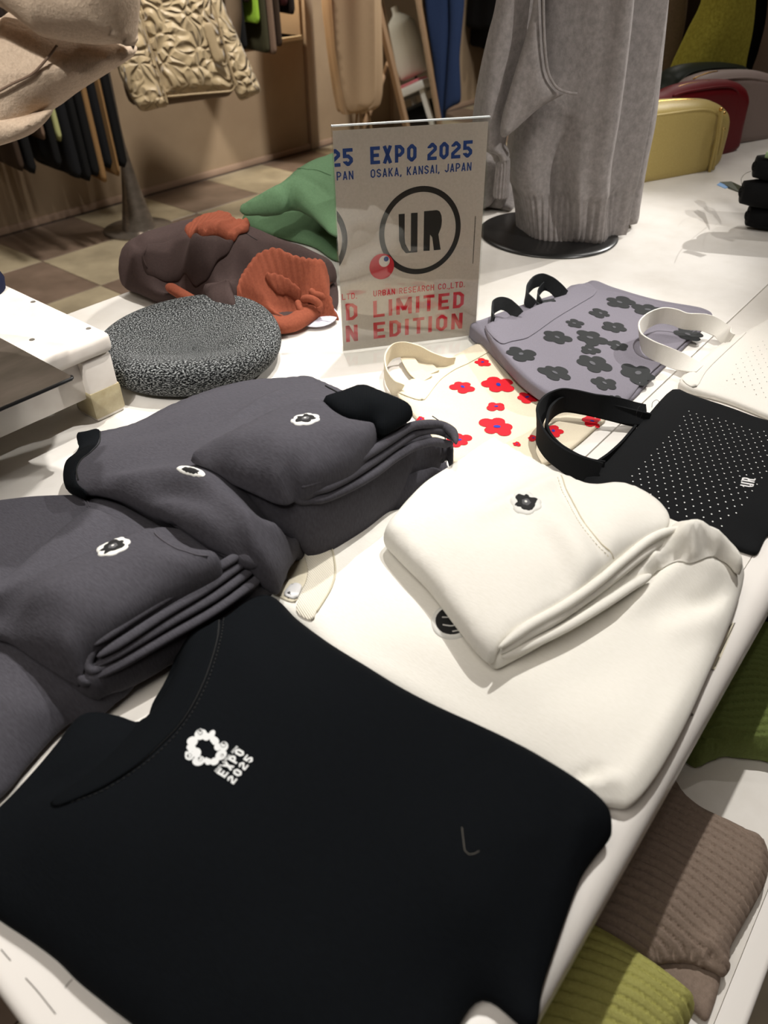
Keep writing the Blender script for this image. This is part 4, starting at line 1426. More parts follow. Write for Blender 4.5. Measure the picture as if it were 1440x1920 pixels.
# printed emblem: closed ring of rounded blobs, and the lettering beside it
M_prt = plain('white_screen_print', (0.86, 0.87, 0.87), 0.6)
def zpx(x, y):   # zoomed emblem crop -> pixel
    return 320+x/8.0, 1340+y/8.0
ec = on(Zk0, 389, 1404, .80)
prnt = None
blobs = [((455, 310), 95, 78, .5), ((625, 310), 62, 45, 1.0), ((540, 350), 60, 60, 0), ((660, 400), 75, 60, -.7), ((800, 490), 68, 72, 0), ((710, 500), 55, 55, 0), ((760, 620), 92, 70, .6), ((660, 715), 70, 55, .4), ((560, 715), 55, 50, 0), ((425, 715), 95, 75, .2), ((285, 630), 68, 70, 0), ((395, 590), 68, 75, 0), ((315, 515), 70, 55, 0), ((330, 420), 82, 70, .3)]
parts = []
for (bx, by), ra, rb, an in blobs:
    a = np.linspace(0, 2*np.pi, 28, endpoint=False)
    X = bx+ra*np.cos(a)*math.cos(an)-rb*np.sin(a)*math.sin(-an)
    Y = by-ra*np.cos(a)*math.sin(an)+rb*np.sin(a)*math.cos(an)
    lp = np.array([on(Zk0, *zpx(x, y), .80)[:2] for x, y in zip(X, Y)])
    v, f = flat_fill([lp])
    parts.append((v, f))
for k, pr in enumerate(parts):
    v, f = pr
    zz = Zk0(v)+0.0007+k*0.00002
    o = link('emblem_blob' if prnt else 'emblem', np.c_[v, zz], f, M_prt, prnt or bk)
    if prnt is None: prnt = o
M_dot = M_stk
for (ex, ey), R, (dx, dy) in (((445, 280), 40, (0, -14)), ((795, 470), 44, (6, -20)), ((285, 632), 38, (-18, 4)), ((450, 690), 36, (-16, -8)), ((775, 632), 26, (8, -8))):
    lp = np.array([on(Zk0, *zpx(ex+R*math.cos(t), ey+R*0.95*math.sin(t)), .80)[:2] for t in np.linspace(0, 2*np.pi, 24, endpoint=False)])
    cc = lp.mean(0)
    v, f = ringfill(lp, cc+(lp-cc)*0.84)
    link('emblem_circle', np.c_[v, Zk0(v)+0.0011], f, M_dot, prnt)
    lp2 = np.array([on(Zk0, *zpx(ex+dx+R*0.36*math.cos(t), ey+dy+R*0.34*math.sin(t)), .80)[:2] for t in np.linspace(0, 2*np.pi, 14, endpoint=False)])
    v, f = flat_fill([lp2])
    link('emblem_dot', np.c_[v, Zk0(v)+0.0012], f, M_dot, prnt)
def line_text(name, s, p0, p1, h_px, m, parent, zf, t=0.17, off=0.0008, z0=.80, sp=.14):
    """lettering running along the surface from pixel p0 to p1, cap height toward p2"""
    a = on(zf, *p0, z0)[:2]
    b = on(zf, *p1, z0)[:2]
    c_ = on(zf, *h_px, z0)[:2]
    L = np.linalg.norm(b-a)
    ux = (b-a)/L
    uy = (c_-a)-ux*np.dot(c_-a, ux)
    hgt = np.linalg.norm(uy)
    uy /= hgt
    V, F = text_mesh(s, 0, L, 0, hgt, t, sp)
    W = a+np.outer(V[:, 0], ux)+np.outer(V[:, 1], uy)
    return link(name, np.c_[W, zf(W)+off], F, m, parent)
line_text('emblem_lettering', 'EXPO', zpx(815, 965), zpx(1130, 590), zpx(705, 870), M_prt, prnt, Zk0, .2, sp=.2)
line_text('emblem_lettering', '2025', zpx(945, 1060), zpx(1260, 685), zpx(845, 975), M_prt, prnt, Zk0, .2, sp=.2)
line_text('emblem_lettering', 'OSAKA, KANSAI, JAPAN', zpx(690, 880), zpx(1022, 510), zpx(660, 850), M_prt, prnt, Zk0, .16)
# stray lint thread
seam('lint_thread', [(866, 1552), (869, 1580), (872, 1598), (884, 1603), (898, 1598)], Zk0, plain('lint', (0.45, 0.43, 0.40), 0.9), bk, 0.00022)

# ================================================================ TOTE BAGS
M_ctote = fabric('natural_canvas', (0.87, 0.83, 0.74), (0.84, 0.795, 0.70), kind='canvas', bump=0.3, sheen=0.05)
M_gtote = fabric('grey_canvas', (0.50, 0.485, 0.525), (0.47, 0.455, 0.49), kind='canvas', bump=0.3, sheen=0.05)
M_wtote = fabric('white_canvas', (0.90, 0.885, 0.855), (0.88, 0.865, 0.83), kind='canvas', bump=0.3, sheen=0.05)
M_ktote = fabric('black_canvas', (0.062, 0.070, 0.080), (0.048, 0.053, 0.06), kind='canvas', bump=0.4, sheen=0.1)
M_fred = plain('red_flower_print', (0.80, 0.05, 0.13), 0.7, spec=0.3)
M_fblue = plain('blue_flower_print', (0.12, 0.20, 0.62), 0.7, spec=0.3)
M_fblk = plain('charcoal_flower_print', (0.13, 0.14, 0.145), 0.75, spec=0.3)
M_fgry = plain('grey_flower_print', (0.34, 0.34, 0.36), 0.7, spec=0.3)
M_pdot = plain('white_dot_print', (0.86, 0.86, 0.86), 0.7)
M_kdot = plain('black_dot_print', (0.12, 0.12, 0.12), 0.7)


def flower(R, n, seed, m=90):
    rg = np.random.RandomState(seed)
    a = np.linspace(0, 2*np.pi, m, endpoint=False)
    ln = rg.uniform(0.80, 1.10, n)
    ce = (np.arange(n)+rg.uniform(-.12, .12, n))*2*np.pi/n
    r = np.full(m, 0.52)
    for c, l in zip(ce, ln):
        d = (a-c+np.pi) % (2*np.pi)-np.pi
        w = 2*np.pi/n*0.60
        r = np.maximum(r, l*np.sqrt(np.clip(1-(d/w)**2, 0, 1))**0.7)
    return np.stack([R*r*np.cos(a), R*r*np.sin(a)], 1)


def put_flower(px, py, rpx, zf, parent, m1, m2, seed, z0=0.757, n=5):
    c = on(zf, px, py, z0)
    e = on(zf, px+rpx, py, z0)
    R = np.linalg.norm(e[:2]-c[:2])*1.13
    rg = random.Random(seed)
    d = flat_fill([flower(R, n, seed)], 0.0035)
    o = drape('flower_print', d, c, rg.uniform(0, 6.28), zf, m1, parent, 0.0007)
    a = np.linspace(0, 2*np.pi, 20, endpoint=False)
    d2 = flat_fill([np.stack([R*.19*np.cos(a), R*.13*np.sin(a)], 1)])
    drape('flower_centre', d2, c, rg.uniform(0, 6.28), zf, m2, o, 0.0011)


# ---- natural canvas tote with red flowers
ct = thing('tote_bag', 'natural canvas tote bag with red flower print, in front of the sign', 'bag', tuple(P(900, 760, T)))
o, Zct = cloth('body', [(743, 733, .757), (765, 716, .758), (800, 697, .758), (850, 670, .758), (900, 642, .758), (918, 640, .758), (960, 672, .758), (1030, 714, .758), (1100, 757, .758), (1137, 779, .757), (1120, 797, .757), (1080, 832, .757), (1036, 862, .757), (1010, 868, .757), (940, 880, .757), (864, 869, .757), (850, 864, .757), (820, 830, .757), (780, 780, .757)],
                  M_ctote, ct, B=T, r=0.003, res=0.007, noise=(0.0005, 10, 2), sm=4, wr=[([(745, 745), (790, 760), (850, 770)], .757, .01, .001)])
cloth('hem', [(742, 733, .0018), (764, 715, .0018), (812, 690, .0018), (905, 640, .0018), (925, 652, .0018), (880, 680, .0018), (852, 693, .0018), (825, 713, .0018), (797, 748, .0018), (786, 750, .0018), (760, 741, .0018)],
      M_ctote, ct, B=Zct.soft, rel=True, r=0.0015, res=0.007, noise=None, sm=3, minth=0.0006)
for i, (x, y, r_) in enumerate([(835, 235, 60), (690, 415, 88), (950, 400, 112), (1160, 490, 78), (935, 557, 68), (940, 710, 122), (665, 805, 85), (1350, 740, 78), (1205, 792, 45), (1085, 835, 30), (385, 650, 34)]):
    put_flower(690+x/3.89, 620+y/3.89, r_/3.89, Zct, ct, M_fred, M_fblue, 100+i, n=5 if i not in (4,) else 4)
put_flower(1110, 792, 16, Zct, ct, M_fred, M_fblue, 131)
Zc_ = np.array([0, 0, 1.0])
def W3(l): return [P(a, b, z) for a, b, z in l]
ribbon('handle', W3([(752, 734, .757), (738, 726, .762), (725, 706, .768), (722, 680, .772), (735, 660, .774), (757, 655, .775), (785, 662, .773), (810, 675, .768), (835, 684, .762), (850, 684, .758)]), 0.024, 0.0022, [Zc_*1+RT*.0]*10, M_ctote, ct)
ribbon('handle', W3([(800, 712, .760), (783, 700, .7605), (770, 682, .762), (764, 668, .763), (778, 668, .762), (795, 684, .760), (812, 700, .760)]), 0.020, 0.002, [Zc_*.2+RT*.9+HD*.3]*3+[Zc_*.2+RT]*4, M_ctote, ct)

# ---- grey tote(s)
def grey_tote(label, out, zz, B):
    g = thing('tote_bag', label, 'bag', tuple(P(1100, 640, T)), 'grey flower totes')
    return g, cloth('body', out, M_gtote, g, B=B, r=0.003, res=0.007, noise=(0.0007, 8, int(zz*1000)), sm=4, mid=0.4)[1]
zct = lambda X: np.maximum(Zct.soft(X), T)
g0, Zga = grey_tote('lower grey tote bag, mostly hidden, its corner peeking out beneath the upper one', [(879, 603, .775), (900, 597, .775), (960, 575, .772), (1040, 550, .766), (1090, 533, .762), (1114, 524, .760), (1150, 537, .760), (1230, 560, .760), (1310, 574, .760), (1333, 583, .759), (1337, 592, .758), (1325, 607, .757), (1270, 662, .757), (1220, 710, .757), (1178, 750, .757), (1110, 748, .762), (1040, 738, .772), (1000, 716, .778), (950, 672, .780), (910, 632, .778)], .1, zct)
g1t, Zgt = grey_tote('grey canvas tote bag with dark flower print, lying on top at the centre right', [(909, 611, .785), (940, 597, .784), (1000, 575, .780), (1050, 552, .774), (1084, 532, .770), (1108, 541, .768), (1150, 545, .767), (1230, 565, .766), (1300, 578, .765), (1326, 586, .764), (1330, 594, .763), (1318, 606, .762), (1262, 660, .762), (1212, 706, .761), (1172, 752, .760), (1120, 756, .765), (1042, 743, .778), (990, 710, .786), (945, 665, .787)], .2, lambda X: np.maximum(Zga.soft(X), zct(X))+.0008)
cloth('hem', [(909, 611, .0018), (960, 590, .0018), (1010, 571, .0018), (1052, 551, .0018), (1084, 532, .0018), (1120, 545, .0018), (1085, 570, .0018), (1040, 598, .0018), (990, 632, .0018), (960, 640, .0018), (938, 643, .0018)],
      M_gtote, g1t, B=Zgt.soft, rel=True, r=0.0015, res=0.007, noise=None, sm=3, minth=0.0006)
for i, (x, y, r_) in enumerate([(748, 268, 62), (880, 303, 68), (660, 320, 42), (537, 367, 38), (723, 387, 52), (458, 430, 50), (610, 435, 68), (740, 468, 44), (610, 490, 40), (290, 510, 62), (622, 552, 72), (447, 597, 60), (835, 597, 78), (678, 645, 50), (1065, 415, 46), (735, 722, 32), (1160, 345, 26)]):
    put_flower(860+x/2.483, 460+y/2.483, r_/2.483, Zgt, g1t, M_fblk, M_fgry, 200+i, z0=.77)
M_gstrap = fabric('dark_grey_canvas', (0.20, 0.21, 0.215), (0.17, 0.175, 0.18), kind='canvas', bump=0.3)
ribbon('handle', W3([(1000, 574, .776), (988, 560, .784), (988, 545, .792), (1000, 530, .798), (1015, 525, .800), (1030, 530, .798), (1042, 540, .790), (1052, 550, .780), (1058, 556, .772)]), 0.022, 0.0022, [Zc_]*9, M_gstrap, g1t)
ribbon('handle', W3([(1015, 572, .775), (1008, 558, .780), (1012, 545, .787), (1022, 536, .790), (1034, 540, .786), (1046, 552, .778)]), 0.016, 0.002, [Zc_]*6, M_gstrap, g1t)
ribbon('handle', W3([(925, 604, .784), (922, 592, .788), (926, 576, .793), (938, 569, .796), (952, 572, .796), (964, 582, .792), (972, 592, .786)]), 0.020, 0.0022, [Zc_*.8+HD*.3]*7, M_gstrap, g0)
ribbon('handle', W3([(1008, 570, .775), (1022, 566, .777), (1040, 563, .778)]), 0.010, 0.002, [HD]*3, M_gstrap, g0)

# ---- white tote
wt = thing('tote_bag', 'white canvas tote bag with tiny black dots at the right edge of the photo', 'bag', tuple(P(1420, 660, T)))
o, Zwt2 = cloth('body', [(1274, 712, .764), (1300, 688, .764), (1345, 650, .764), (1380, 628, .764), (1440, 596, .764), (1500, 565, .763), (1570, 600, .762), (1640, 640, .762), (1640, 760, .761), (1600, 850, .760), (1530, 815, .760), (1440, 776, .760), (1360, 745, .760), (1290, 725, .762)],
                  M_wtote, wt, B=T, r=0.004, res=0.008, noise=(0.0006, 9, 5), sm=4)
cloth('hem', [(1274, 712, .0016), (1300, 688, .0016), (1345, 650, .0016), (1380, 628, .0016), (1400, 622, .0016), (1365, 655, .0016), (1325, 695, .0016), (1305, 728, .0016), (1285, 722, .0016)], M_wtote, wt, B=Zwt2.soft, rel=True, r=0.0015, res=0.007, noise=None, sm=3, minth=.0006)
ribbon('handle', W3([(1368, 640, .766), (1355, 622, .770), (1325, 606, .778), (1285, 602, .784), (1262, 594, .788), (1238, 592, .790), (1214, 602, .790), (1200, 618, .788), (1203, 638, .784), (1222, 655, .778), (1255, 670, .770), (1290, 684, .766), (1312, 692, .765)]), 0.026, 0.0024, [HD*.9+Zc_*.3, HD*.8+Zc_*.5, HD*.3+Zc_, Zc_, Zc_, Zc_, Zc_-RT*.2, Zc_-RT*.3, Zc_-RT*.3, Zc_, HD*.4+Zc_, HD*.9+Zc_*.4, HD], M_wtote, wt)

# ---- black tote
kt = thing('tote_bag', 'black canvas tote bag with white dot print and two letters, beside the folded white piece', 'bag', tuple(P(1300, 860, T)))
o, Zkt = cloth('body', [(1262, 725, .766), (1300, 738, .766), (1370, 761, .764), (1440, 785, .763), ('w', .975, .075, .762), ('w', .965, .050, .760), ('w', .90, .044, .759), ('w', .80, .050, .758), ('w', .74, .053, .758), (1441, 1000, .757), (1421, 1036, .757), (1402, 1030, .758), (1340, 1008, .760), (1260, 975, .763), (1180, 940, .765), (1120, 912, .766), (1094, 900, .765), (1098, 890, .766), (1140, 858, .767), (1200, 790, .767)],
                  M_ktote, kt, B=T, r=0.005, res=0.007, noise=(0.0009, 8, 15), sm=4, H=[(1280, 860, .770), (1380, 960, .768)])
# loop of the long handles
ribbon('handle', W3([(1212, 778, .768), (1185, 774, .772), (1150, 766, .778), (1110, 758, .784), (1075, 750, .786), (1048, 748, .786), (1024, 760, .786), (1011, 782, .786), (1010, 810, .784), (1026, 838, .782), (1055, 862, .778), (1090, 880, .772), (1122, 890, .768)]), 0.030, 0.003, [HD*.8+Zc_*.5, HD*.6+Zc_*.6, HD*.4+Zc_, Zc_, Zc_, Zc_, Zc_-RT*.2, Zc_-RT*.3, Zc_, Zc_, Zc_, Zc_*.8+HD*.2, HD*.3+Zc_], M_ktote, kt)
ribbon('handle', W3([(1215, 790, .762), (1180, 782, .766), (1140, 772, .772), (1095, 762, .776), (1058, 758, .778), (1034, 772, .779), (1024, 795, .778), (1026, 820, .776), (1045, 845, .772), (1078, 866, .766), (1105, 876, .762), (1132, 880, .762)]), 0.024, 0.003, [Zc_]*12, M_ktote, kt)
ribbon('handle', W3([(1190, 805, .760), (1165, 835, .762), (1140, 858, .764), (1120, 872, .764)]), 0.014, 0.003, [Zc_]*4, M_ktote, kt)
tube('thread_loop', [(1196, 790, .770), (1193, 776, .784), (1199, 762, .790), (1206, 768, .784), (1200, 785, .772)], 0.0003, M_stk, kt, seg=5)
tube('thread_loop', [(1222, 764, .768), (1224, 754, .780), (1232, 750, .782), (1237, 757, .776), (1232, 766, .768)], 0.0003, M_stk, kt, seg=5)


def dots(name, zf, x0, x1, y0, y1, step, r_, m, parent, poly=None, z0=.765, skip=()):
    """small printed dots in a staggered grid, one joined print"""
    parts = []
    i = 0
    x = x0
    while x <= x1:
        y = y0+(step/2 if i % 2 else 0)
        while y <= y1:
            parts.append((circle((x, y), r_, 7), [tuple(range(7))]))
            y += step
        x += step*0.87
        i += 1
    V, F = merge(parts)
    if poly is not None:
        pw = np.array([on(zf, a, b, z0)[:2] for a, b in poly])
        cen = V.reshape(-1, 7, 2).mean(1)
        ok = inside(cen, pw)
        keep = np.where(ok)[0]
        V = V.reshape(-1, 7, 2)[keep].reshape(-1, 2)
        F = [tuple(range(7*k, 7*k+7)) for k in range(len(keep))]
    z = zf(V)+0.0007
    return tag(link(name, np.c_[V, z], F, m, parent), kind='stuff')


dots('dot_print', Zkt, 0.60, 1.0, 0.03, 0.30, 0.0100, 0.0009, M_pdot, kt,
     [(1292, 770), (1440, 812), (1470, 830), (1440, 880), (1405, 940), (1365, 985), (1330, 1000), (1240, 958), (1170, 922), (1180, 900), (1215, 860), (1262, 806)])
dots('dot_print', Zwt2, 0.80, 1.5, 0.0, 0.25, 0.0125, 0.0007, M_kdot, wt,
     [(1400, 655), (1440, 635), (1480, 640), (1560, 700), (1540, 790), (1440, 750), (1365, 722), (1360, 710)])
# two white letters low on the black tote
def surf_poly(name, loops, zf, m, parent, a, b, c_, z0=.765, off=.0008):
    """loops in 0..1 letter box, origin pixel a, u toward pixel b, v toward pixel c_"""
    A, B_, C_ = [on(zf, *q, z0)[:2] for q in (a, b, c_)]
    for lp in loops:
        lp = np.array(lp, float)
        Wp = A+np.outer(lp[:, 0], B_-A)+np.outer(lp[:, 1], C_-A)
        v, f = flat_fill([Wp])
        link(name, np.c_[v, zf(v)+off], f, m, parent, False)
def nrm(l, lo, hi): return [((x-lo[0])/(hi[0]-lo[0]), (y-lo[1])/(hi[1]-lo[1])) for x, y in l]
lo, hi = (0.0884, 0.1372), (0.1518, 0.1925)
surf_poly('letter', [nrm(U_, lo, hi), nrm(R1, lo, hi)], Zkt, M_pdot, kt, (1388, 916), (1400, 899), (1404, 919)) if False else \
    surf_poly('letter', [nrm(U_, lo, hi), nrm(R1, lo, hi)], Zkt, M_pdot, kt, (1411, 917), (1416, 900), (1386, 913))

# ================================================================ BERET
def marl():
    nt = NT('marled_knit')
    nt.b.inputs['Roughness'].default_value = 0.95
    nt.b.inputs['Specular IOR Level'].default_value = 0.1
    v = coords(nt, (1, 1, 1), (0, 0, 0), True)
    mp = nt.n('ShaderNodeMapping')
    mp.inputs['Scale'].default_value = (230, 230, 1)
    nt.l(v, mp.inputs['Vector'])
    n1 = nt.n('ShaderNodeTexNoise', Scale=1.0, Detail=2.0)
    nt.l(mp.outputs[0], n1.inputs['Vector'])
    wv = nt.n('ShaderNodeTexNoise', Scale=1.0, Detail=3.0, Roughness=0.7)
    m2 = nt.n('ShaderNodeMapping')
    m2.inputs['Scale'].default_value = (230, 560, 1)
    m2.inputs['Rotation'].default_value = (0, 0, 0.7)
    nt.l(v, m2.inputs['Vector'])
    nt.l(m2.outputs[0], wv.inputs['Vector'])
    rp = nt.n('ShaderNodeValToRGB')
    rp.color_ramp.interpolation = 'LINEAR'
    rp.color_ramp.elements[0].position = 0.49
    rp.color_ramp.elements[1].position = 0.61
    rp.color_ramp.elements[0].color = lin((0.06, 0.065, 0.07))
    rp.color_ramp.elements[1].color = lin((0.58, 0.59, 0.59))
    nt.l(wv.outputs[0], rp.inputs['Fac'])
    nt.l(rp.outputs['Color'], nt.b.inputs['Base Color'])
    bp = nt.n('ShaderNodeBump', Strength=0.7, Distance=0.0015)
    nt.l(wv.outputs[0], bp.inputs['Height'])
    nt.l(bp.outputs['Normal'], nt.b.inputs['Normal'])
    return nt.m
BC = (0.602, 0.852, T)
prof = [(0.0, .030), (.02, .0305), (.045, .034), (.07, .040), (.09, .046), (.105, .050), (.117, .0505), (.126, .047), (.1315, .040), (.1330, .030), (.1300, .020), (.122, .010), (.110, .003), (.095, .0008), (.06, .0005), (.001, .0005)]
prof = [tuple(q) for q in crom(np.array(prof), 5)]
def beret_disp(V):
    c = np.array([BC[0], BC[1]])
    d = V[:, :2]-c
    r_ = np.hypot(d[:, 0], d[:, 1])
    an = np.arctan2(d[:, 1], d[:, 0])
    h = V[:, 2]-T
    k = np.clip(h/0.05, 0, 1)
    V = V.copy()
    # rim a little uneven, front pulled up, dent shifted
    V[:, 2] += k*(0.004*np.sin(2*an+0.6)+0.002*np.sin(3*an+2))
    dent = (BC[0]-.012, BC[1]-.004)
    q = np.hypot(V[:, 0]-dent[0], V[:, 1]-dent[1])
    top = (r_ < .118) & (h > .012)
    V[:, 2] -= np.where(top, 0.012*np.exp(-(q/0.040)**2), 0)
    # soft radial creases
    V[:, 2] += np.where(top, 0.0022*np.sin(7*an+2)*np.exp(-((r_-.06)/.03)**2), 0)
    V[:, 2] += np.where(top, 0.008*np.exp(-((V[:, 0]-.655)**2+(V[:, 1]-.80)**2)/.0009), 0)
    s = 1+0.02*np.sin(2*an+1.2)+0.012*np.sin(3*an)
    V[:, 0] = c[0]+d[:, 0]*s
    V[:, 1] = c[1]+d[:, 1]*s
    V[:, 2] = np.maximum(V[:, 2], T+0.0004)
    return V
ber = lathe('knit_beret', prof, BC, marl(), None, 96, True, beret_disp, origin=BC)
tag(ber, 'black and white marled knit beret with dented crown between riser and charcoal sweatshirt', 'hat')

# ================================================================ BROWN SWEATER WITH RUST RIBS
M_brown = fabric('brown_knit', (0.27, 0.215, 0.205), (0.225, 0.18, 0.17), kind='wool', bump=0.35, sheen=0.4)
M_rust = fabric('rust_rib', (0.55, 0.30, 0.215), (0.47, 0.245, 0.175), kind='wool', bump=0.4, sheen=0.3)
def K(x, y, z): return (200+x/3.13, 360+y/3.13, z)
bw = thing('folded_sweater', 'dark brown sweater with rust orange ribbed hems, folded loosely left of the sign', 'sweater', tuple(P(420, 540, T)))
def ribs(cx, cy, cz, n, amp, ph=0.0):
    c = P(cx, cy, cz)[:2]
    def f(X, d):
        a = np.arctan2(X[:, 1]-c[1], X[:, 0]-c[0])
        q = np.abs(np.sin(a*n/2+ph))
        rr = np.hypot(X[:, 0]-c[0], X[:, 1]-c[1])
        return amp*(q**0.7-0.7)*np.clip(rr/0.03, 0, 1)
    return f
def ribs_dir(a, b, z, pitch, amp, warp=0.0, ph=0.0):
    """parallel ribs running from pixel a to pixel b"""
    u = (P(*b, z)-P(*a, z))[:2]
    u /= np.linalg.norm(u)
    nrm_ = np.array([-u[1], u[0]])
    def f(X, d):
        s = X @ nrm_+warp*np.sin((X @ u)*22+(X @ nrm_)*9+ph)+warp*0.5*np.sin((X @ u)*47+1+ph)
        q = np.abs(np.sin(np.pi*s/pitch))
        return amp*(np.minimum(q*2.4, 1)-0.8)
    return f
o, Zb0 = cloth('lower_layer', [K(150, 500, .775), K(180, 545, .768), K(250, 600, .766), K(350, 650, .766), K(480, 690, .766), K(640, 720, .768), K(760, 735, .770), K(960, 745, .772), K(1150, 735, .767), K(1300, 700, .766), K(1360, 610, .770), K(1300, 400, .785), K(1000, 260, .80), K(600, 250, .81), K(250, 330, .80), K(130, 430, .79)],
                 M_brown, bw, H=[K(1100, 640, .764), K(950, 640, .766), K(1220, 600, .766), K(1100, 500, .77)], B=T, r=0.016, res=0.009, noise=(0.002, 12, 3))
tube('rust_edge', [K(765, 735, .764), K(850, 755, .764), K(980, 775, .765), (520, 610, .765), (548, 606, .766), (575, 590, .767), (610, 572, .767)], 0.017, M_rust, bw, 0.013, seg=24, taper=True)
tube('rust_edge', [K(355, 548, .790), K(440, 600, .788), K(520, 645, .784), K(600, 680, .780)], 0.010, M_rust, bw, 0.008, seg=20, taper=True)
o, Zb1 = cloth('body', [
    K(45, 370, .815), K(60, 320, .822), K(120, 275, .830), K(220, 225, .838), K(330, 185, .844), K(430, 150, .850), K(490, 135, .856), K(560, 118, .862), K(640, 106, .864), K(730, 132, .860), K(860, 170, .852), K(1000, 215, .844), K(1150, 262, .838), K(1280, 312, .832), K(1340, 360, .824), K(1345, 410, .812), K(1310, 450, .805), K(1250, 540, .79), K(1150, 590, .778), K(1000, 600, .776), K(860, 640, .780), K(770, 670, .788), K(700, 700, .782), K(640, 702, .780), K(600, 680, .784), K(560, 600, .79), K(480, 560, .795), K(380, 540, .798), K(280, 520, .80), K(190, 490, .80), K(110, 450, .803), K(60, 410, .808)],
    M_brown, bw, H=[K(300, 400, .838), K(500, 350, .848), K(650, 600, .815), K(700, 520, .83), K(780, 300, .850), K(150, 360, .828), K(600, 220, .860), K(900, 420, .818), K(1000, 480, .790), K(1100, 520, .780), K(900, 560, .785), K(1100, 400, .81), K(1030, 560, .776)], B=lambda X: np.maximum(Zb0.soft(X)-.004, T), r=0.022, res=0.007, noise=(0.0012, 11, 13), mid=0.4,
    wr=[([K(175, 300, 0)[:2], K(200, 380, 0)[:2], K(195, 480, 0)[:2]], .83, .010, -.006), ([K(600, 500, 0)[:2], K(700, 350, 0)[:2], K(780, 240, 0)[:2]], .845, .009, -.008), ([K(640, 510, 0)[:2], K(680, 600, 0)[:2], K(650, 690, 0)[:2]], .81, .014, .006)])
o, Zb2 = cloth('folded_panel', [K(205, 400, .010), K(215, 340, .010), K(260, 300, .010), K(370, 270, .011), K(460, 212, .012), K(540, 228, .012), K(640, 238, .012), K(748, 245, .012), K(735, 290, .013), K(680, 370, .014), K(610, 450, .014), K(550, 512, .013), K(500, 520, .012), K(400, 505, .011), K(300, 500, .010), K(235, 470, .010)],
                 M_brown, bw, B=lambda X: Zb1.soft(X)-.002, rel=True, r=0.010, res=0.006, noise=(0.0008, 11, 17), mid=0.2)
seam('panel_seam', [K(460, 216, 0)[:2], K(380, 275, 0)[:2], K(275, 305, 0)[:2], K(228, 350, 0)[:2], K(218, 400, 0)[:2], K(240, 460, 0)[:2]], Zb2, M_brown, bw, 0.0014, 0, z0=.86)
cloth('rust_hem', [K(452, 210, .013), K(495, 168, .013), K(555, 128, .012), K(640, 112, .010), K(700, 118, .010), K(740, 140, .012), K(800, 150, .012), K(905, 162, .012), K(908, 182, .012), K(830, 190, .012), K(780, 210, .013), K(750, 243, .014), K(690, 243, .014), K(620, 236, .014), K(540, 228, .014)],
      M_rust, bw, B=lambda X: Zb1.soft(X)+.000, rel=True, r=0.006, res=0.0030, noise=None, mid=0.2, disp=ribs_dir((360, 432), (400, 395), .86, 0.0090, 0.0045))
o, Zb3 = cloth('rust_hem', [K(745, 490, .838), K(760, 430, .844), K(800, 370, .850), K(860, 310, .856), K(940, 280, .860), K(1010, 276, .861), K(1100, 300, .860), K(1200, 325, .856), K(1290, 345, .850), K(1318, 358, .842), K(1305, 390, .836), K(1300, 450, .828), K(1308, 520, .815), K(1335, 620, .792), K(1362, 712, .768), K(1300, 712, .768), K(1250, 690, .775), K(1200, 700, .775), K(1165, 733, .770), K(1100, 720, .775), K(1000, 680, .782), K(900, 625, .792), K(850, 612, .796), K(775, 632, .798), K(755, 570, .820)],
                 M_rust, bw, H=[K(900, 480, .848), K(1000, 400, .866), K(1150, 420, .862), K(1050, 560, .830), K(1150, 600, .815), K(1200, 500, .84)], B=lambda X: np.maximum(np.minimum(Zb1.soft(X)-.004, .78), T), r=0.012, res=0.0030, noise=(0.001, 11, 9), mid=0.4,
                 disp=ribs(585, 560, .83, 92, 0.0036),
                 wr=[([K(960, 440, 0)[:2], K(1040, 500, 0)[:2], K(1130, 560, 0)[:2]], .85, .012, .012), ([K(960, 500, 0)[:2], K(1010, 580, 0)[:2], K(1110, 630, 0)[:2]], .83, .012, -.014), ([K(1150, 590, 0)[:2], K(1220, 600, 0)[:2]], .82, .008, -.010), ([K(1160, 640, 0)[:2], K(1230, 640, 0)[:2], K(1250, 690, 0)[:2]], .80, .008, .008), ([K(1230, 640, 0)[:2], K(1290, 640, 0)[:2], K(1300, 690, 0)[:2]], .79, .008, -.008)])
# gathered ruffle edges of the rust hem
cloth('rust_fold', [K(930, 470, .012), K(985, 462, .014), K(1060, 505, .014), K(1130, 545, .013), K(1140, 575, .012), K(1122, 625, .012), K(1060, 600, .012), K(1000, 570, .012), K(950, 530, .012)],
      M_rust, bw, B=lambda X: Zb3.soft(X)-.001, rel=True, r=.006, res=.0030, noise=None, mid=.3, disp=ribs_dir((515, 515), (562, 545), .84, .008, .003))
for q in ([K(1140, 640, .785), K(1180, 625, .792), K(1225, 640, .790), K(1250, 670, .782), K(1245, 700, .775)], [K(1120, 640, .786), K(1135, 690, .778), K(1160, 730, .768)], [K(1200, 570, .80), K(1215, 600, .795), K(1270, 615, .79), K(1305, 640, .782), K(1290, 690, .772)]):
    tube('ruffle_edge', q, .0055, M_rust, bw, .0065, taper=True)
cloth('sleeve_tip', [K(555, 520, .818), K(620, 500, .826), K(700, 500, .830), K(745, 540, .826), K(765, 630, .812), K(740, 660, .805), K(680, 700, .792), K(640, 704, .790), K(620, 690, .792), K(590, 620, .805), K(560, 570, .812)],
      M_brown, bw, B=lambda X: np.maximum(Zb1.soft(X)-.006, T), r=0.012, res=0.007, noise=(0.001, 11, 19), mid=.45)
seam('body_seam', [K(780, 225, 0)[:2], K(830, 255, 0)[:2], K(885, 290, 0)[:2]], Zb1, M_seamk, bw, 0.0009, 0, z0=.85)

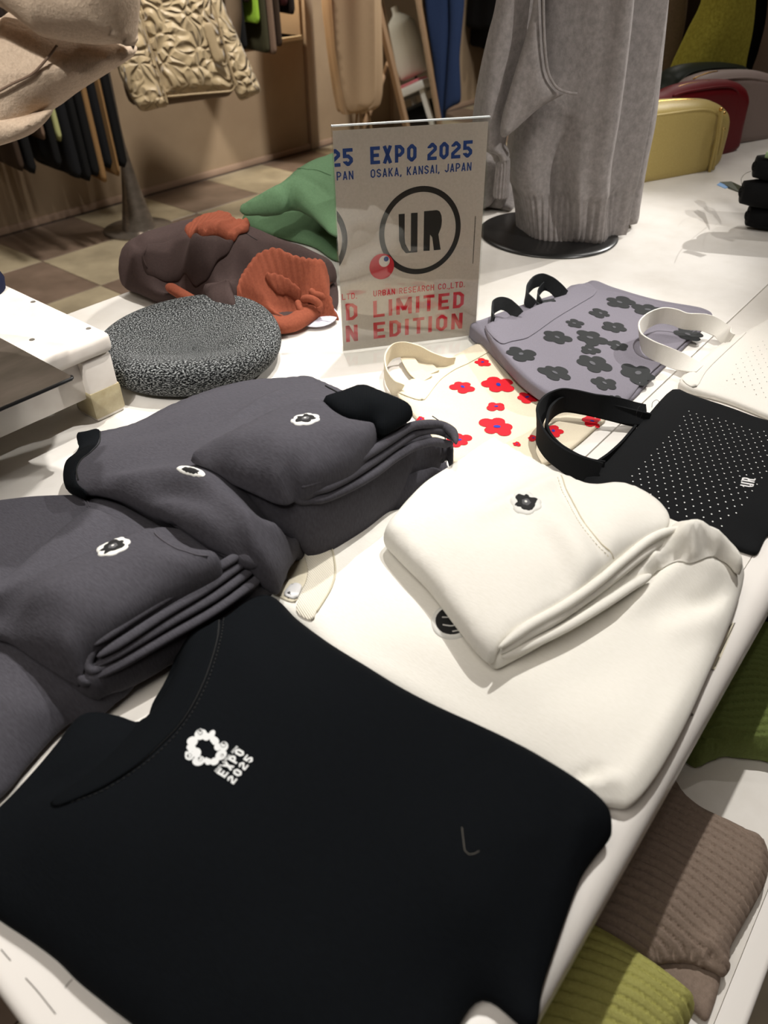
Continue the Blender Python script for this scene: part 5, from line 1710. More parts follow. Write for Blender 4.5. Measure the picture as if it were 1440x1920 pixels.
# round price tag half under the rust hem
M_card = plain('white_card', (0.80, 0.79, 0.84), 0.5)
M_cardp = plain('faint_grey_print', (0.62, 0.62, 0.65), 0.6)
tg = thing('price_tag', 'round white paper price tag lying beside the rust ribbed hem', 'tag', tuple(P(594, 605, T)))
tc = P(594, 604, T)
a = np.linspace(0, 2*np.pi, 56, endpoint=False)
def tagz(X): return T+0.007+0.14*np.clip(((X[:, 0]-tc[0])*HD[0]+(X[:, 1]-tc[1])*HD[1])+0.034, 0, 1)
def card(name, loop, th, off, m, parent):
    v, f = flat_fill([loop])
    n = len(v)
    z = tagz(v)+off
    top = np.c_[v, z+th]
    bot = np.c_[v, z]
    lp = np.asarray(loop)
    k = len(lp)
    lz = tagz(lp)+off
    V = np.vstack([top, bot, np.c_[lp, lz+th], np.c_[lp, lz]])
    F = list(f)+[tuple(i+n for i in q[::-1]) for q in f]+[(2*n+i, 2*n+k+i, 2*n+k+(i+1) % k, 2*n+(i+1) % k) for i in range(k)]
    return link(name, V, F, m, parent, False)
card('disc', np.stack([tc[0]+0.034*np.cos(a), tc[1]+0.034*np.sin(a)], 1), 0.0008, 0, M_card, tg)
def rectw(cpx, cpy, wx, wy, ang):
    c = P(cpx, cpy, T+.005)[:2]
    ca, sa = math.cos(ang), math.sin(ang)
    return np.array([[c[0]+x*ca-y*sa, c[1]+x*sa+y*ca] for x, y in ((-wx, -wy), (wx, -wy), (wx, wy), (-wx, wy))])
card('sticker', rectw(613, 604, .008, .013, .35), .0006, .0012, M_card, tg)
for q in ((575, 603), (585, 600), (612, 600)):
    card('printed_line', rectw(q[0], q[1], .0006, .007, .35), .0001, .0020, M_cardp, tg)
card('sticker', rectw(600, 592, .007, .008, 1.1), .0006, .0020, M_card, tg)

# ================================================================ GREEN SWEATER
M_green = fabric('green_knit', (0.36, 0.475, 0.35), (0.31, 0.415, 0.30), kind='wool', bump=0.3, sheen=0.3)
gs = thing('folded_sweater', 'bright green knit sweater folded high behind the brown and rust one', 'sweater', tuple(P(620, 440, T)))
def G(x, y, z): return (430+x/5.19, 270+y/5.19, z)
o, Zgn0 = cloth('lower_layer', [G(120, 650, .788), G(140, 690, .785), G(250, 760, .775), G(500, 850, .770), G(800, 930, .770), G(1050, 1070, .770), (700, 464, .770), (760, 425, .78), (760, 400, .785), (700, 375, .79), G(900, 560, .79), G(600, 560, .79), G(300, 600, .79)],
                  M_green, gs, B=T, r=0.02, res=0.009, noise=(.0015, 9, 3), disp=ribs_dir((560, 400), (630, 455), .8, .009, .0012))
o, Zgn = cloth('top_layer', [G(88, 545, .862), G(110, 500, .868), G(200, 450, .876), G(300, 400, .882), G(400, 345, .888), G(480, 290, .892), G(560, 230, .895), G(650, 172, .896), (575, 293, .896), G(850, 90, .894), (630, 279, .892), (690, 290, .888), (740, 330, .880), (740, 400, .86), (690, 440, .845), G(1020, 860, .838), G(900, 740, .846), G(800, 630, .850), G(700, 520, .862), G(600, 430, .872), G(500, 470, .872), G(350, 520, .866), G(200, 570, .858), G(110, 600, .852)],
                  M_green, gs, B=const(.826), r=0.020, res=0.008, noise=(.001, 10, 8), mid=0.5,
                  wr=[([G(480, 300, 0)[:2], G(560, 250, 0)[:2], G(700, 240, 0)[:2], G(850, 260, 0)[:2], G(990, 320, 0)[:2]], .895, .005, -.003)])
seam('rib_seam', [G(660, 250, 0)[:2], G(740, 248, 0)[:2], G(850, 262, 0)[:2], G(990, 320, 0)[:2]], Zgn, M_green, gs, 0.0016, 0.0, z0=.895)

# ================================================================ GREY KNIT PILE BEHIND THE SIGN
M_gknit = fabric('grey_melange_knit', (0.58, 0.555, 0.545), (0.45, 0.43, 0.42), kind='wool', bump=0.6, sheen=0.3, scale=0.35, mix=0.5)
gp = thing('folded_sweater', 'grey ribbed knit folded in a small pile behind the sign and grey mannequin', 'sweater', tuple(P(930, 375, T)))
o, Zp0 = cloth('rib_layer', [(850, 350, .768), (900, 365, .766), (935, 382, .764), (958, 386, .764), (968, 376, .766), (975, 350, .772), (960, 320, .78), (900, 305, .785), (850, 310, .78)], M_gknit, gp, B=T, r=.012, res=.005, noise=(.001, 12, 3), disp=ribs_dir((900, 350), (950, 370), .77, .008, .0014))
o, Zp1 = cloth('fold_layer', [(850, 330, .805), (905, 345, .803), (938, 352, .803), (955, 345, .808), (965, 315, .822), (950, 285, .835), (900, 270, .84), (850, 280, .83)], M_gknit, gp, B=lambda X: Zp0.soft(X)-.002, r=.015, res=.007, noise=(.002, 14, 7), wr=[([(905, 318), (930, 326), (958, 324)], .815, .012, -.014)])
cloth('top_fold', [(860, 300, .855), (905, 308, .852), (935, 306, .855), (950, 290, .862), (945, 265, .872), (920, 252, .878), (880, 255, .878), (855, 275, .868)], M_gknit, gp, B=lambda X: Zp1.soft(X)-.002, r=.015, res=.007, noise=(.002, 14, 9))

# ================================================================ GREY SWEATER ON A STAND
M_kbase = plain('black_metal_base', (0.10, 0.10, 0.10), 0.30, 0.0, 0.5)
MC = (1.425, 0.722)
mn = thing('mannequin_stand', 'grey melange sweater on a display stand with round black base at the right', 'mannequin', (MC[0], MC[1], T))
lathe('base_disc', [(0, .0075), (.13, .0075), (.1395, .006), (.1415, .003), (.1400, 0.0002), (0, 0.0002)], (MC[0], MC[1], T), M_kbase, mn, 72)
lathe('pole', [(.014, 0), (.014, .9)], (MC[0]+.02, MC[1]+.01, T+.007), M_kbase, mn, 20)
DM = float(np.dot([MC[0], MC[1], 0], HD))+0.015
def gauss(a, c, w): return np.exp(-(((a-c+np.pi) % (2*np.pi)-np.pi)/w)**2)
rb = [(1000, -190, 1240, -190, .19), (1000, -90, 1234, -90, .20), (998, 0, 1224, 0, .205), (985, 100, 1212, 100, .21), (965, 200, 1200, 200, .21), (948, 290, 1186, 292, .20), (958, 360, 1176, 352, .19), (965, 400, 1170, 390, .18), (968, 426, 1166, 420, .178), (970, 437, 1163, 430, .172)]
def body_disp(a, t):
    f = 0.024*gauss(a, 1.35-0.15*t, 0.16)*np.clip(1.15-t*0.75, 0, 1)+0.022*gauss(a, 0.45-.1*t, 0.12)-0.028*gauss(a, 0.22-.06*t, 0.11)*np.clip(t*1.6, 0.2, 1)
    f += -0.024*gauss(a, 0.85-.1*t, 0.22)*np.clip(1-t*0.6, 0, 1)+0.006*np.sin(a*5+t*3)
    # draped hollow below the sleeve
    f += -0.030*gauss(a, 1.95, 0.24)*math.exp(-((t-0.60)/0.13)**2)+0.022*gauss(a, 1.58, .12)*math.exp(-((t-0.72)/0.16)**2)
    rz = min(max((t-0.640)/0.02, 0), 1)
    f += rz*0.0042*np.abs(np.sin(a*31))-0.007*rz
    return f
loft('sweater_body', rb, DM, M_gknit, mn, nu=520, nv=9, disp=body_disp)
def backd(V, d):
    zz = V[:, 1]
    rz = np.clip((np.quantile(zz, .0)+.105-zz)/.01, 0, 1)
    return rz*0.003*np.abs(np.sin(V[:, 0]*260))-rz*.003+(1-rz)*.006*np.sin(V[:, 0]*50)
pillow('back_panel', [(1090, -190), (1266, -190), (1258, -90), (1251, 0), (1241, 100), (1228, 220), (1214, 290), (1206, 335), (1199, 380), (1192, 414), (1165, 420), (1130, 424), (1100, 420), (1090, 300)], (PD(1200, 200, DM+.045), -HD), .10, .035, M_gknit, mn, res=.005, disp=backd)
rs = [(938, -170, 1012, -170, .09), (934, -60, 1010, -60, .09), (927, 0, 1006, 4, .09), (912, 60, 996, 66, .085), (898, 130, 976, 140, .08), (889, 195, 958, 205, .075), (888, 245, 948, 252, .066), (902, 276, 946, 272, .05), (926, 292, 952, 284, .03), (931, 310, 955, 302, .028), (928, 340, 954, 336, .028), (926, 368, 952, 368, .028), (928, 371, 950, 371, .02)]
def slv(a, t):
    rz = 1.0 if t > 0.72 else 0.0
    return rz*0.0015*np.sin(a*14)+(1-rz)*(0.005*np.sin(a*3+t*5))
loft('sleeve', rs, DM-.075, M_gknit, mn, nu=160, nv=7, disp=slv)
pl = (PD(1000, 120, DM-.13), -HD+RT*(-.15))
pillow('sleeve_fold', [(1012, -120), (1014, 0), (1018, 90), (1026, 140), (1048, 164), (1064, 172), (1040, 186), (1010, 204), (985, 226), (958, 250), (944, 258), (938, 250), (942, 215), (955, 170), (970, 120), (988, 60), (1000, 0), (1003, -120)], pl, 0.035, 0.02, M_gknit, mn, res=.006,
       disp=lambda V, d: 0.003*np.sin(V[:, 0]*90))
pc = [PX(a, b, pl[0], pl[1])+(-HD)*0.018 for a, b in ((1014, -100), (1017, 60), (1024, 130), (1040, 160), (1062, 170), (1078, 172))]
tube('armhole_seam', pc, 0.0024, M_gknit, mn, px=False)

# ================================================================ LEATHER BAGS
def leather(n, c, c2): return fabric(n, c, c2, rough=0.48, sheen=0.0, kind='leather', bump=0.35, scale=1.0, mix=0.9)
M_ly = leather('mustard_leather', (0.70, 0.625, 0.39), (0.65, 0.57, 0.34))
M_lr = leather('burgundy_leather', (0.42, 0.07, 0.10), (0.36, 0.05, 0.08))
M_lt = leather('taupe_leather', (0.56, 0.50, 0.48), (0.52, 0.46, 0.44))
M_lg = leather('dark_green_leather', (0.18, 0.20, 0.175), (0.15, 0.17, 0.145))
M_gold = plain('gold_metal', (0.80, 0.62, 0.32), 0.25, 1.0)


def leather_bag(label, outline, base, direction, thick, m, front, zips, tassel=None):
    A = np.array([*base, T])
    dr = np.array([*direction, 0.0])
    dr /= np.linalg.norm(dr)
    n = np.array([dr[1], -dr[0], 0])
    if np.dot(n, CAM-A) < 0: n = -n
    b = thing('leather_bag', label, 'bag', tuple(A), 'leather camera bags')
    pill = pillow('body', outline, (A-n*thick*0.42, n), thick, 0.030, m, b, res=.008)
    def q(a, b_, o): return PX(a, b_, A+n*o, n)
    tube('piping', [q(a, b_, .004) for a, b_ in front], 0.0028, m, b, px=False)
    for zp in zips:
        tube('zip', [q(a, b_, -thick*.30) for a, b_ in zp], 0.0022, M_gold, b, px=False)
    return b, q
byl, q = leather_bag('mustard yellow leather camera bag with a tassel, frontmost of the bags', [(1130, 215), (1190, 193), (1240, 186), (1300, 184), (1330, 188), (1350, 200), (1357, 214), (1354, 240), (1346, 272), (1338, 298), (1326, 314), (1305, 326), (1260, 336), (1200, 345), (1150, 350), (1128, 300)], (1.93, .72), (.18, -.07), .075, M_ly,
                      [(1170, 222), (1226, 217), (1270, 211), (1310, 206), (1334, 208), (1346, 218), (1346, 240), (1338, 268), (1330, 292)], [[(1170, 200), (1230, 191), (1290, 187), (1335, 192), (1350, 202), (1356, 214)]])
for k, (a, b_) in enumerate((((1352, 206), (1330, 322)), ((1354, 208), (1336, 318)), ((1356, 240), (1346, 290)))):
    tube('tassel', [q(*a, .014+.004*k), q((a[0]+b_[0])/2+2, (a[1]+b_[1])/2, .016+.004*k), q(*b_, .012)], 0.0042 if k < 2 else .0028, M_ly, byl, px=False)
for c in ((1352, 205), (1357, 212), (1356, 242)):
    lathe('tassel_ring', [(.0001, .004), (.004, .003), (.005, 0), (.004, -.003), (.0001, -.004)], q(*c, .016), M_gold, byl, 14)
leather_bag('burgundy red leather camera bag between the yellow and taupe ones', [(1200, 190), (1240, 172), (1268, 159), (1310, 150), (1350, 148), (1374, 152), (1387, 162), (1391, 180), (1386, 205), (1379, 236), (1373, 268), (1362, 284), (1335, 298), (1280, 306), (1210, 310), (1195, 250)], (2.28, .687), (.18, -.055), .08, M_lr,
            [(1262, 180), (1290, 172), (1340, 164), (1370, 163), (1383, 172), (1384, 190), (1378, 220), (1370, 255)], [[(1238, 186), (1262, 168), (1290, 158), (1330, 152)]])
leather_bag('taupe grey leather camera bag, rightmost and touching the photo edge', [(1270, 175), (1290, 150), (1310, 139), (1340, 132), (1400, 130), (1440, 138), (1456, 150), (1462, 175), (1456, 215), (1448, 245), (1430, 264), (1380, 272), (1310, 276), (1270, 270), (1262, 220)], (2.45, .685), (.16, -.06), .085, M_lt,
            [(1310, 158), (1350, 150), (1400, 146), (1440, 152), (1452, 165), (1450, 195)], [[(1300, 148), (1325, 138), (1345, 134)]])
leather_bag('dark green leather camera bag, rearmost, under the olive mohair', [(1215, 200), (1238, 160), (1250, 136), (1272, 123), (1310, 117), (1350, 116), (1382, 119), (1398, 130), (1404, 160), (1396, 220), (1370, 245), (1300, 250), (1230, 245)], (2.43, .86), (.16, -.06), .085, M_lg,
            [(1268, 168), (1280, 148), (1300, 135), (1340, 128), (1380, 127)], [[(1246, 170), (1255, 150), (1275, 133), (1290, 126)]])

# ================================================================ ROLLED BLACK KNITS AT THE RIGHT EDGE
M_kknit = fabric('black_wool', (0.045, 0.047, 0.05), (0.03, 0.03, 0.035), kind='wool', bump=0.3, sheen=0.1)
def rolled(label, c, r_, ln, z):
    p = P(c[0], c[1], z)
    C = np.array([p+RT*s+HD*(-.25*s) for s in np.linspace(0, ln, 10)])
    kk = np.array([.80, .97, 1.03, 1.04, 1.04, 1.04, 1.04, 1.03, .97, .8])
    V, F = tube_data(C, r_*kk*1.15, r_*kk, 22, power=2.6)
    b = thing('rolled_knit', label, 'clothing', (p[0], p[1], z-r_), 'rolled black knits')
    link('roll', V, F, M_kknit, b)
    e = C[0]
    for rr in (.6, .3):
        t = np.linspace(0, 2*np.pi, 24, endpoint=False)
        ring = np.array([e-RT*.001+np.array([HD[0]*math.cos(x)*r_*.6*rr, HD[1]*math.cos(x)*r_*.6*rr, math.sin(x)*r_*.55*rr]) for x in t])
        v, f = tube_data(ring, .0022, .0022, 6, True, up=RT)
        link('inner_turn', v, f, M_kknit, b)
    return b, p
rolled('rolled black knit, lowest of the black stack at the right edge', (1402, 404), .0235, .20, .7755)
rolled('rolled black knit, middle one of the black stack at the right edge', (1391, 360), .0255, .20, .8225)
rk, p = rolled('rolled black knit, topmost of the black stack at the right edge', (1416, 312), .0240, .18, .872)
M_lime = plain('pale_green_trim', (0.50, 0.58, 0.42), 0.8)
tube('trim_edge', [(1436, 290, .898), (1450, 292, .898), (1470, 296, .898)], .006, M_lime, rk)
tt = thing('swing_tag', 'dark green swing tag with a pale blue sticker on the black knit', 'tag', tuple(P(1370, 350, T)))
def quadp(name, pts, m, parent, th=.0012):
    Wq = np.array([P(a, b, z) for a, b, z in pts])
    V = np.vstack([Wq, Wq-np.array([0, 0, th])])
    n = len(Wq)
    F = [tuple(range(n))[::-1], tuple(range(n, 2*n))]+[(i, (i+1) % n, n+(i+1) % n, n+i) for i in range(n)]
    return link(name, V, F, m, parent, False)
quadp('tag_card', [(1350, 341, .800), (1371, 340, .806), (1393, 350, .818), (1388, 361, .812), (1366, 353, .802)], plain('olive_card', (0.20, 0.22, 0.17), 0.6), tt)
quadp('sticker', [(1344, 346, .7985), (1350, 342, .8008), (1368, 350, .8045), (1360, 353, .8015)], plain('pale_blue_paper', (0.42, 0.56, 0.72), 0.6), tt)
tube('string', [(1391, 347, .82), (1390, 335, .85), (1397, 326, .87), (1408, 321, .885)], .0005, M_mark, tt, seg=5)

# ================================================================ SWEATERS ON THE LOWER SHELF
M_taupe = fabric('taupe_rib_knit', (0.57, 0.505, 0.455), (0.46, 0.40, 0.355), kind='wool', bump=0.6, sheen=0.35, scale=0.8, mix=0.7)
M_olive = fabric('olive_yellow_rib_knit', (0.68, 0.67, 0.40), (0.58, 0.57, 0.31), kind='wool', bump=0.6, sheen=0.35, scale=0.8, mix=0.7)
M_moss = fabric('moss_green_rib_knit', (0.41, 0.46, 0.25), (0.34, 0.38, 0.19), kind='wool', bump=0.6, sheen=0.35, scale=0.8, mix=0.7)
ts = thing('shelf_sweater', 'taupe ribbed knit sweater folded on the lower shelf at the bottom right', 'sweater', tuple(P(1300, 1650, SZ)))
o, Zt0 = cloth('lower_layer', [(1330, 1560, .47), (1420, 1560, .47), (1400, 1700, .47), (1362, 1800, .47), (1352, 1850, .468), (1336, 1898, .466), (1327, 1910, .466), (1312, 1898, .466), (1290, 1880, .466), (1200, 1800, .47), (1180, 1700, .47)], M_taupe, ts, B=SZ, r=.010, res=.004, noise=None, disp=ribs_dir((1200, 1560), (1360, 1640), .47, .0098, .0016, .0012))
o, Zt1 = cloth('body', [('w', .66, .12, .50), (1250, 1415, .505), (1268, 1438, .505), (1293, 1476, .505), (1321, 1500, .505), (1349, 1514, .505), (1392, 1537, .503), (1428, 1552, .500), (1442, 1568, .497), (1452, 1600, .492), (1446, 1640, .490), (1434, 1664, .490), (1420, 1690, .490), (1396, 1732, .488), (1377, 1766, .487), (1375, 1790, .486), (1377, 1806, .485), (1362, 1824, .482), (1344, 1818, .482), (1300, 1800, .484), (1240, 1800, .486), (1150, 1820, .49), ('w', .30, .12, .49), ('w', .45, .14, .49)],
                 M_taupe, ts, H=[(1300, 1600, .512), (1250, 1700, .510), (1380, 1620, .506)], B=lambda X: np.maximum(SZ, Zt0.soft(X)-.002), r=.018, res=.0019, noise=(.002, 7, 5), disp=ribs_dir((1200, 1560), (1360, 1635), .50, .0098, .0068, .0022), mid=.45,
                 wr=[([(1300, 1800), (1340, 1770), (1372, 1780)], .49, .01, .004)])
os_ = thing('shelf_sweater', 'olive yellow ribbed knit sweater folded on the lower shelf, at the bottom right corner', 'sweater', tuple(P(1180, 1880, SZ)))
cloth('body', [('w', .37, .20, .535), (1080, 1700, .538), (1113, 1717, .538), (1165, 1746, .538), (1220, 1777, .537), (1262, 1804, .536), (1293, 1827, .533), (1311, 1846, .529), (1318, 1872, .524), (1309, 1898, .520), (1294, 1924, .518), (1272, 1980, .515), (1240, 2060, .515), (1150, 2100, .515), ('w', .16, .10, .515), ('w', .20, .16, .515), ('w', .28, .18, .52)],
      M_olive, os_, H=[(1200, 1850, .545), (1150, 1800, .545)], B=lambda X: np.maximum(SZ+.002, np.minimum(Zt1.soft(X), .515)), r=.018, res=.0019, noise=(.0025, 6, 15), disp=ribs_dir((1080, 1790), (1280, 1870), .53, .0098, .0068, .0025), mid=.45)
ms = thing('shelf_sweater', 'moss green ribbed knit sweater folded on the lower shelf, right of the chipped rail', 'sweater', tuple(P(1400, 1300, SZ)))
cloth('body', [(1270, 1330, .51), (1284, 1372, .505), (1300, 1396, .500), (1322, 1410, .496), (1345, 1400, .496), (1375, 1390, .496), (1400, 1392, .496), (1440, 1396, .495), (1480, 1400, .495), (1500, 1300, .50), (1500, 1150, .51), (1440, 1090, .52), (1380, 1110, .52), (1310, 1220, .52)],
      M_moss, ms, H=[(1400, 1250, .525)], B=SZ, r=.016, res=.0019, noise=(.0025, 7, 25), disp=ribs_dir((1330, 1300), (1440, 1298), .51, .0092, .0064, .0020), mid=.45,
      wr=[([(1330, 1330), (1370, 1370), (1440, 1385)], .505, .012, .006), ([(1300, 1370), (1340, 1385), (1380, 1380)], .50, .008, -.005)])
kd = thing('shelf_knit', 'black knit on the lower shelf beyond the moss green sweater', 'sweater', tuple(P(1460, 1130, SZ)))
cloth('body', [(1380, 1130, .50), (1420, 1150, .53), (1445, 1155, .53), (1500, 1165, .53), (1600, 1150, .53), (1600, 1000, .53), (1500, 940, .53), (1400, 980, .53)], M_kknit, kd, B=SZ, r=.02, res=.01, noise=None)

# ================================================================ BEIGE SWEATER SLEEVE, NEAR LEFT, AND ITS STAND
M_beige = fabric('beige_loop_knit', (0.82, 0.74, 0.65), (0.68, 0.60, 0.52), kind='wool', bump=1.0, sheen=0.35, scale=1.0, mix=0.6)
M_steel = mottled('brushed_bronze_steel', (0.47, 0.43, 0.39), (0.38, 0.35, 0.31), 40.0, 0.28, 0.5, 0.05, (0.3, 0.7), (0.3, 1, 1))
M_steel.node_tree.nodes['Principled BSDF'].inputs['Metallic'].default_value = 0.6
bs = thing('mannequin_stand', 'beige textured sweater with a bent sleeve on a square steel base at the top left', 'mannequin', (0.10, 1.02, RZ))
PZ = RZ+0.004
box('base_plate', (-0.12, 0.738, RZ+0.0005), (0.358, 1.18, RZ+0.0045), M_steel, bs, 0.0012, 2)
tube('plate_rim', [(0.3585, 0.742, RZ+.0025), (0.355, 0.7375, RZ+.0025), (0.10, 0.7378, RZ+.0025), (-0.11, 0.7378, RZ+.0025)], 0.0022, M_kbase, bs, px=False, sm=3)
lathe('pole', [(.015, 0), (.015, .25)], (0.10, 1.02, RZ+.0045), M_steel, bs, 24)
DB = 0.85
plB = (PD(120, 120, DB), -HD)
def bend(V, d): return 0.004*np.sin(V[:, 0]*40+V[:, 1]*25)
pillow('lower_sleeve', [(247, 84), (254, 94), (252, 104), (236, 116), (190, 145), (150, 170), (118, 194), (98, 208), (86, 228), (64, 248), (40, 260), (0, 273), (-60, 292), (-160, 300), (-160, 60), (-60, 40), (0, 34), (20, 22), (60, 34), (130, 60), (200, 72)],
       plB, 0.105, 0.045, M_beige, bs, res=.005, disp=lambda V, d: 0.006*np.sin(V[:, 0]*28-V[:, 1]*22)+0.0)
# ribbed cuff at the far left lower end
plC = (PD(40, 240, DB-.03), -HD)
uC = np.cross([0, 0, 1], -HD)
def cuffd(V, d): return 0.0026*np.abs(np.sin((V[:, 1]*1.0+V[:, 0]*.35)*330))
pillow('cuff', [(98, 206), (88, 226), (64, 248), (40, 260), (0, 273), (-60, 290), (-60, 215), (0, 212), (30, 214), (62, 212)], plC, 0.055, 0.03, M_beige, bs, res=.0032, disp=cuffd)
plA = (PD(160, 30, DB-.05), -HD)
pillow('upper_sleeve', [(-160, -120), (250, -150), (256, -60), (258, 0), (254, 60), (253, 88), (250, 94), (243, 84), (225, 82), (190, 84), (160, 81), (128, 76), (90, 68), (60, 46), (28, 22), (0, 6), (-60, -30), (-160, -70)],
       plA, 0.12, 0.045, M_beige, bs, res=.005, disp=lambda V, d: 0.005*np.sin(V[:, 0]*30+V[:, 1]*10))
sp = [PX(a, b, plB[0], plB[1])-HD*.050 for a, b in ((140, 72), (122, 95), (96, 122), (60, 140), (20, 162), (-20, 184))]
tube('sleeve_seam', sp, 0.0012, plain('brown_seam', (0.42, 0.34, 0.28), 0.9), bs, px=False)
pk = [PX(a, b, plB[0], plB[1]) for a, b in ((0, 0),)]
# body of the sweater, outside the frame to the left
Vb, Fb = [], []
prof = [(0.14, .02), (.17, .05), (.18, .2), (.175, .35), (.17, .48), (.10, .53), (.05, .55)]
lathe('sweater_body', prof, (0.06, 1.05, RZ+.22), M_beige, bs, 40)
nv = thing('navy_cap', 'navy blue knit edge just visible at the left border on the white riser', 'hat', tuple(P(-20, 545, RZ)))
nvo = lathe('crown', [(0, .045), (.03, .043), (.045, .03), (.052, .012), (.05, 0), (0, 0)], (P(-62, 548, RZ)[0], P(-62, 548, RZ)[1], RZ+.0006), fabric('navy_wool', (0.10, 0.12, 0.22), kind='wool'), nv, 32)

# ================================================================ HANGING CLOTHES
M_rail = plain('dark_steel_rail', (0.16, 0.15, 0.14), 0.35, 1.0)
COLS = {'black': (0.045, 0.043, 0.042), 'brown': (0.20, 0.15, 0.11), 'tan': (0.50, 0.38, 0.24), 'navy': (0.06, 0.062, 0.07), 'lime': (0.52, 0.66, 0.20), 'sage': (0.62, 0.62, 0.42),
        'taupe': (0.42, 0.34, 0.28), 'maroon': (0.20, 0.06, 0.055), 'red': (0.55, 0.08, 0.09), 'darkbrown': (0.12, 0.085, 0.07), 'olive': (0.20, 0.19, 0.12)}
MH = {k: fabric('hanging_'+k, v, kind='jersey', sheen=0.15, bump=0.2) for k, v in COLS.items()}
def rail_(label, x0, x1, y, z=1.62):
    r = thing('clothes_rail', label, 'rail', ((x0+x1)/2, y, z), None)
    C = np.array([[x0, y, z], [x1, y, z]])
    V, F = tube_data(C, .012, .012, 14)
    link('bar', V, F, M_rail, r)
    for x in (x0+.03, x1-.03):
        V, F = tube_data(np.array([[x, y, z], [x, YW, z]]), .010, .010, 12)
        link('bracket', V, F, M_rail, r)
        return_ = None
    return r
def hang(label, group, x, y0, y1, zh, th, key, ztop=1.58, yaw=0.0, flare=0.03, kind='garment', wav=0.006, hemtilt=0.0):
    """garment on a hanger, seen edge-on: a padded sheet across the rail"""
    n = np.array([-math.cos(yaw), -math.sin(yaw), 0])
    yc = (y0+y1)/2
    w = (y1-y0)/2
    o = np.array([x, yc, 0])
    sgn = 1.0
    nn = n if np.dot(n, CAM-o) > 0 else -n
    u = np.cross([0, 0, 1], nn)
    u /= np.linalg.norm(u)
    out = [(-w-flare, zh+.012), (-w-flare+.006, zh), (-w*.4, zh-0.003), (w*.4, zh+.003), (w+flare-.006, zh), (w+flare, zh+.012), (w+flare*.6, zh+.35), (w, ztop-.16), (w*.8, ztop-.07), (.05, ztop-.01), (-.05, ztop-.01), (-w*.8, ztop-.07), (-w, ztop-.16), (-w-flare*.6, zh+.35)]
    t = thing(kind, label, 'clothing', (x, yc, ztop), group)
    pillow('cloth', [(a, b) for a, b in out], (o, nn), th, th*.45, MH[key] if isinstance(key, str) else key, t, res=.022, local=True, sm=3,
           disp=lambda V, d: wav*np.sin(V[:, 0]*38+x*40)*np.clip((ztop-V[:, 1]), 0, 1))
    C = np.array([[x, yc, ztop-.02], [x, yc, ztop+.012], [x, yc+.012, ztop+.048], [x, yc, ztop+.054]])
    V, F = tube_data(crom(C, 4), .0025, .0025, 6)
    link('hanger_hook', V, F, M_rail, t)
    return t
rail_('dark steel clothes rail on the rear wall above the left row of dark clothes', 1.45, 2.55, 3.50)
rail_('dark steel clothes rail on the rear wall above the lime and red clothes', 2.85, 3.80, 3.50)
rail_('dark steel clothes rail on the rear wall beyond the blue jeans', 5.0, 6.6, 3.74)
DK = 'dark clothes on the left rail'
L1 = [(1.66, .42, .030, 'brown', 'short brown garment at the left end of the left rail'),
      (1.71, .40, .030, 'black', 'black garment beside the short brown one on the left rail'),
      (1.755, .55, .030, 'darkbrown', 'short dark brown garment hanging on the left rail'),
      (1.79, .52, .022, 'taupe', 'short taupe garment with a straight hem on the left rail'),
      (1.83, .40, .034, 'black', 'black garment right of the short taupe one on the left rail'),
      (1.865, .50, .016, 'sage', 'thin pale sage green strip of cloth on the left rail'),
      (1.91, .34, .036, 'navy', 'very dark navy garment right of the sage green strip'),
      (1.955, .32, .036, 'black', 'long black garment in the middle of the left rail'),
      (2.00, .33, .036, 'black', 'long black garment left of the tan one on the left rail'),
      (2.035, .30, .018, 'tan', 'narrow tan garment hanging between black ones on the left rail'),
      (2.075, .35, .030, 'navy', 'dark navy garment right of the narrow tan one on the left rail'),
      (2.11, .31, .018, 'tan', 'tan brown garment next to the rightmost black one on the left rail'),
      (2.15, .34, .040, 'black', 'rightmost long black garment on the left rail')]
for x, zh, th, k, lab in L1:
    hang(lab, DK, x, 3.30, 3.70, zh, th, k, yaw=-0.12)
L2 = [(2.93, .74, .040, 'black', 'black garment at the left end of the middle rail beside the quilted jacket'),
      (2.985, .93, .030, 'brown', 'short brown garment left of the lime green one'),
      (3.03, .84, .034, 'lime', 'bright lime green garment on the middle rail'),
      (3.08, .71, .036, 'olive', 'dark olive garment right of the lime green one'),
      (3.13, .70, .030, 'taupe', 'taupe garment with a long straight hem on the middle rail'),
      (3.175, .73, .026, 'brown', 'brown garment right of the long taupe one on the middle rail'),
      (3.23, .90, .036, 'maroon', 'dark maroon garment on the middle rail'),
      (3.28, .86, .030, 'darkbrown', 'dark brown garment in front of the lit wall niche'),
      (3.335, .93, .036, 'maroon', 'maroon garment left of the bright red one'),
      (3.39, .95, .032, 'maroon', 'short maroon garment beside the bright red one'),
      (3.44, .92, .045, 'red', 'bright dark red garment at the right end of the middle rail')]
for x, zh, th, k, lab in L2:
    hang(lab, 'clothes on the middle rail', x, 3.26, 3.70, zh, th, k, yaw=-0.12)
L3 = [(5.30, .62, 'leftmost black garment of the row right of the blue jeans'), (5.37, .50, 'second black garment from the blue jeans'), (5.44, .52, 'third black garment from the blue jeans'),
      (5.51, .47, 'fourth black garment from the blue jeans'), (5.58, .52, 'fifth black garment from the blue jeans'), (5.65, .50, 'sixth black garment from the jeans, beside the grey sweater'), (5.73, .47, 'last black garment of the row, against the grey sweater')]
for x, zh, lab in L3:
    hang(lab, 'black clothes right of the jeans', 5.78+(x-5.30)*1.1, 3.58, 3.86, 1.27-(1.27-zh)*1.09, .055, 'black', yaw=-0.2)

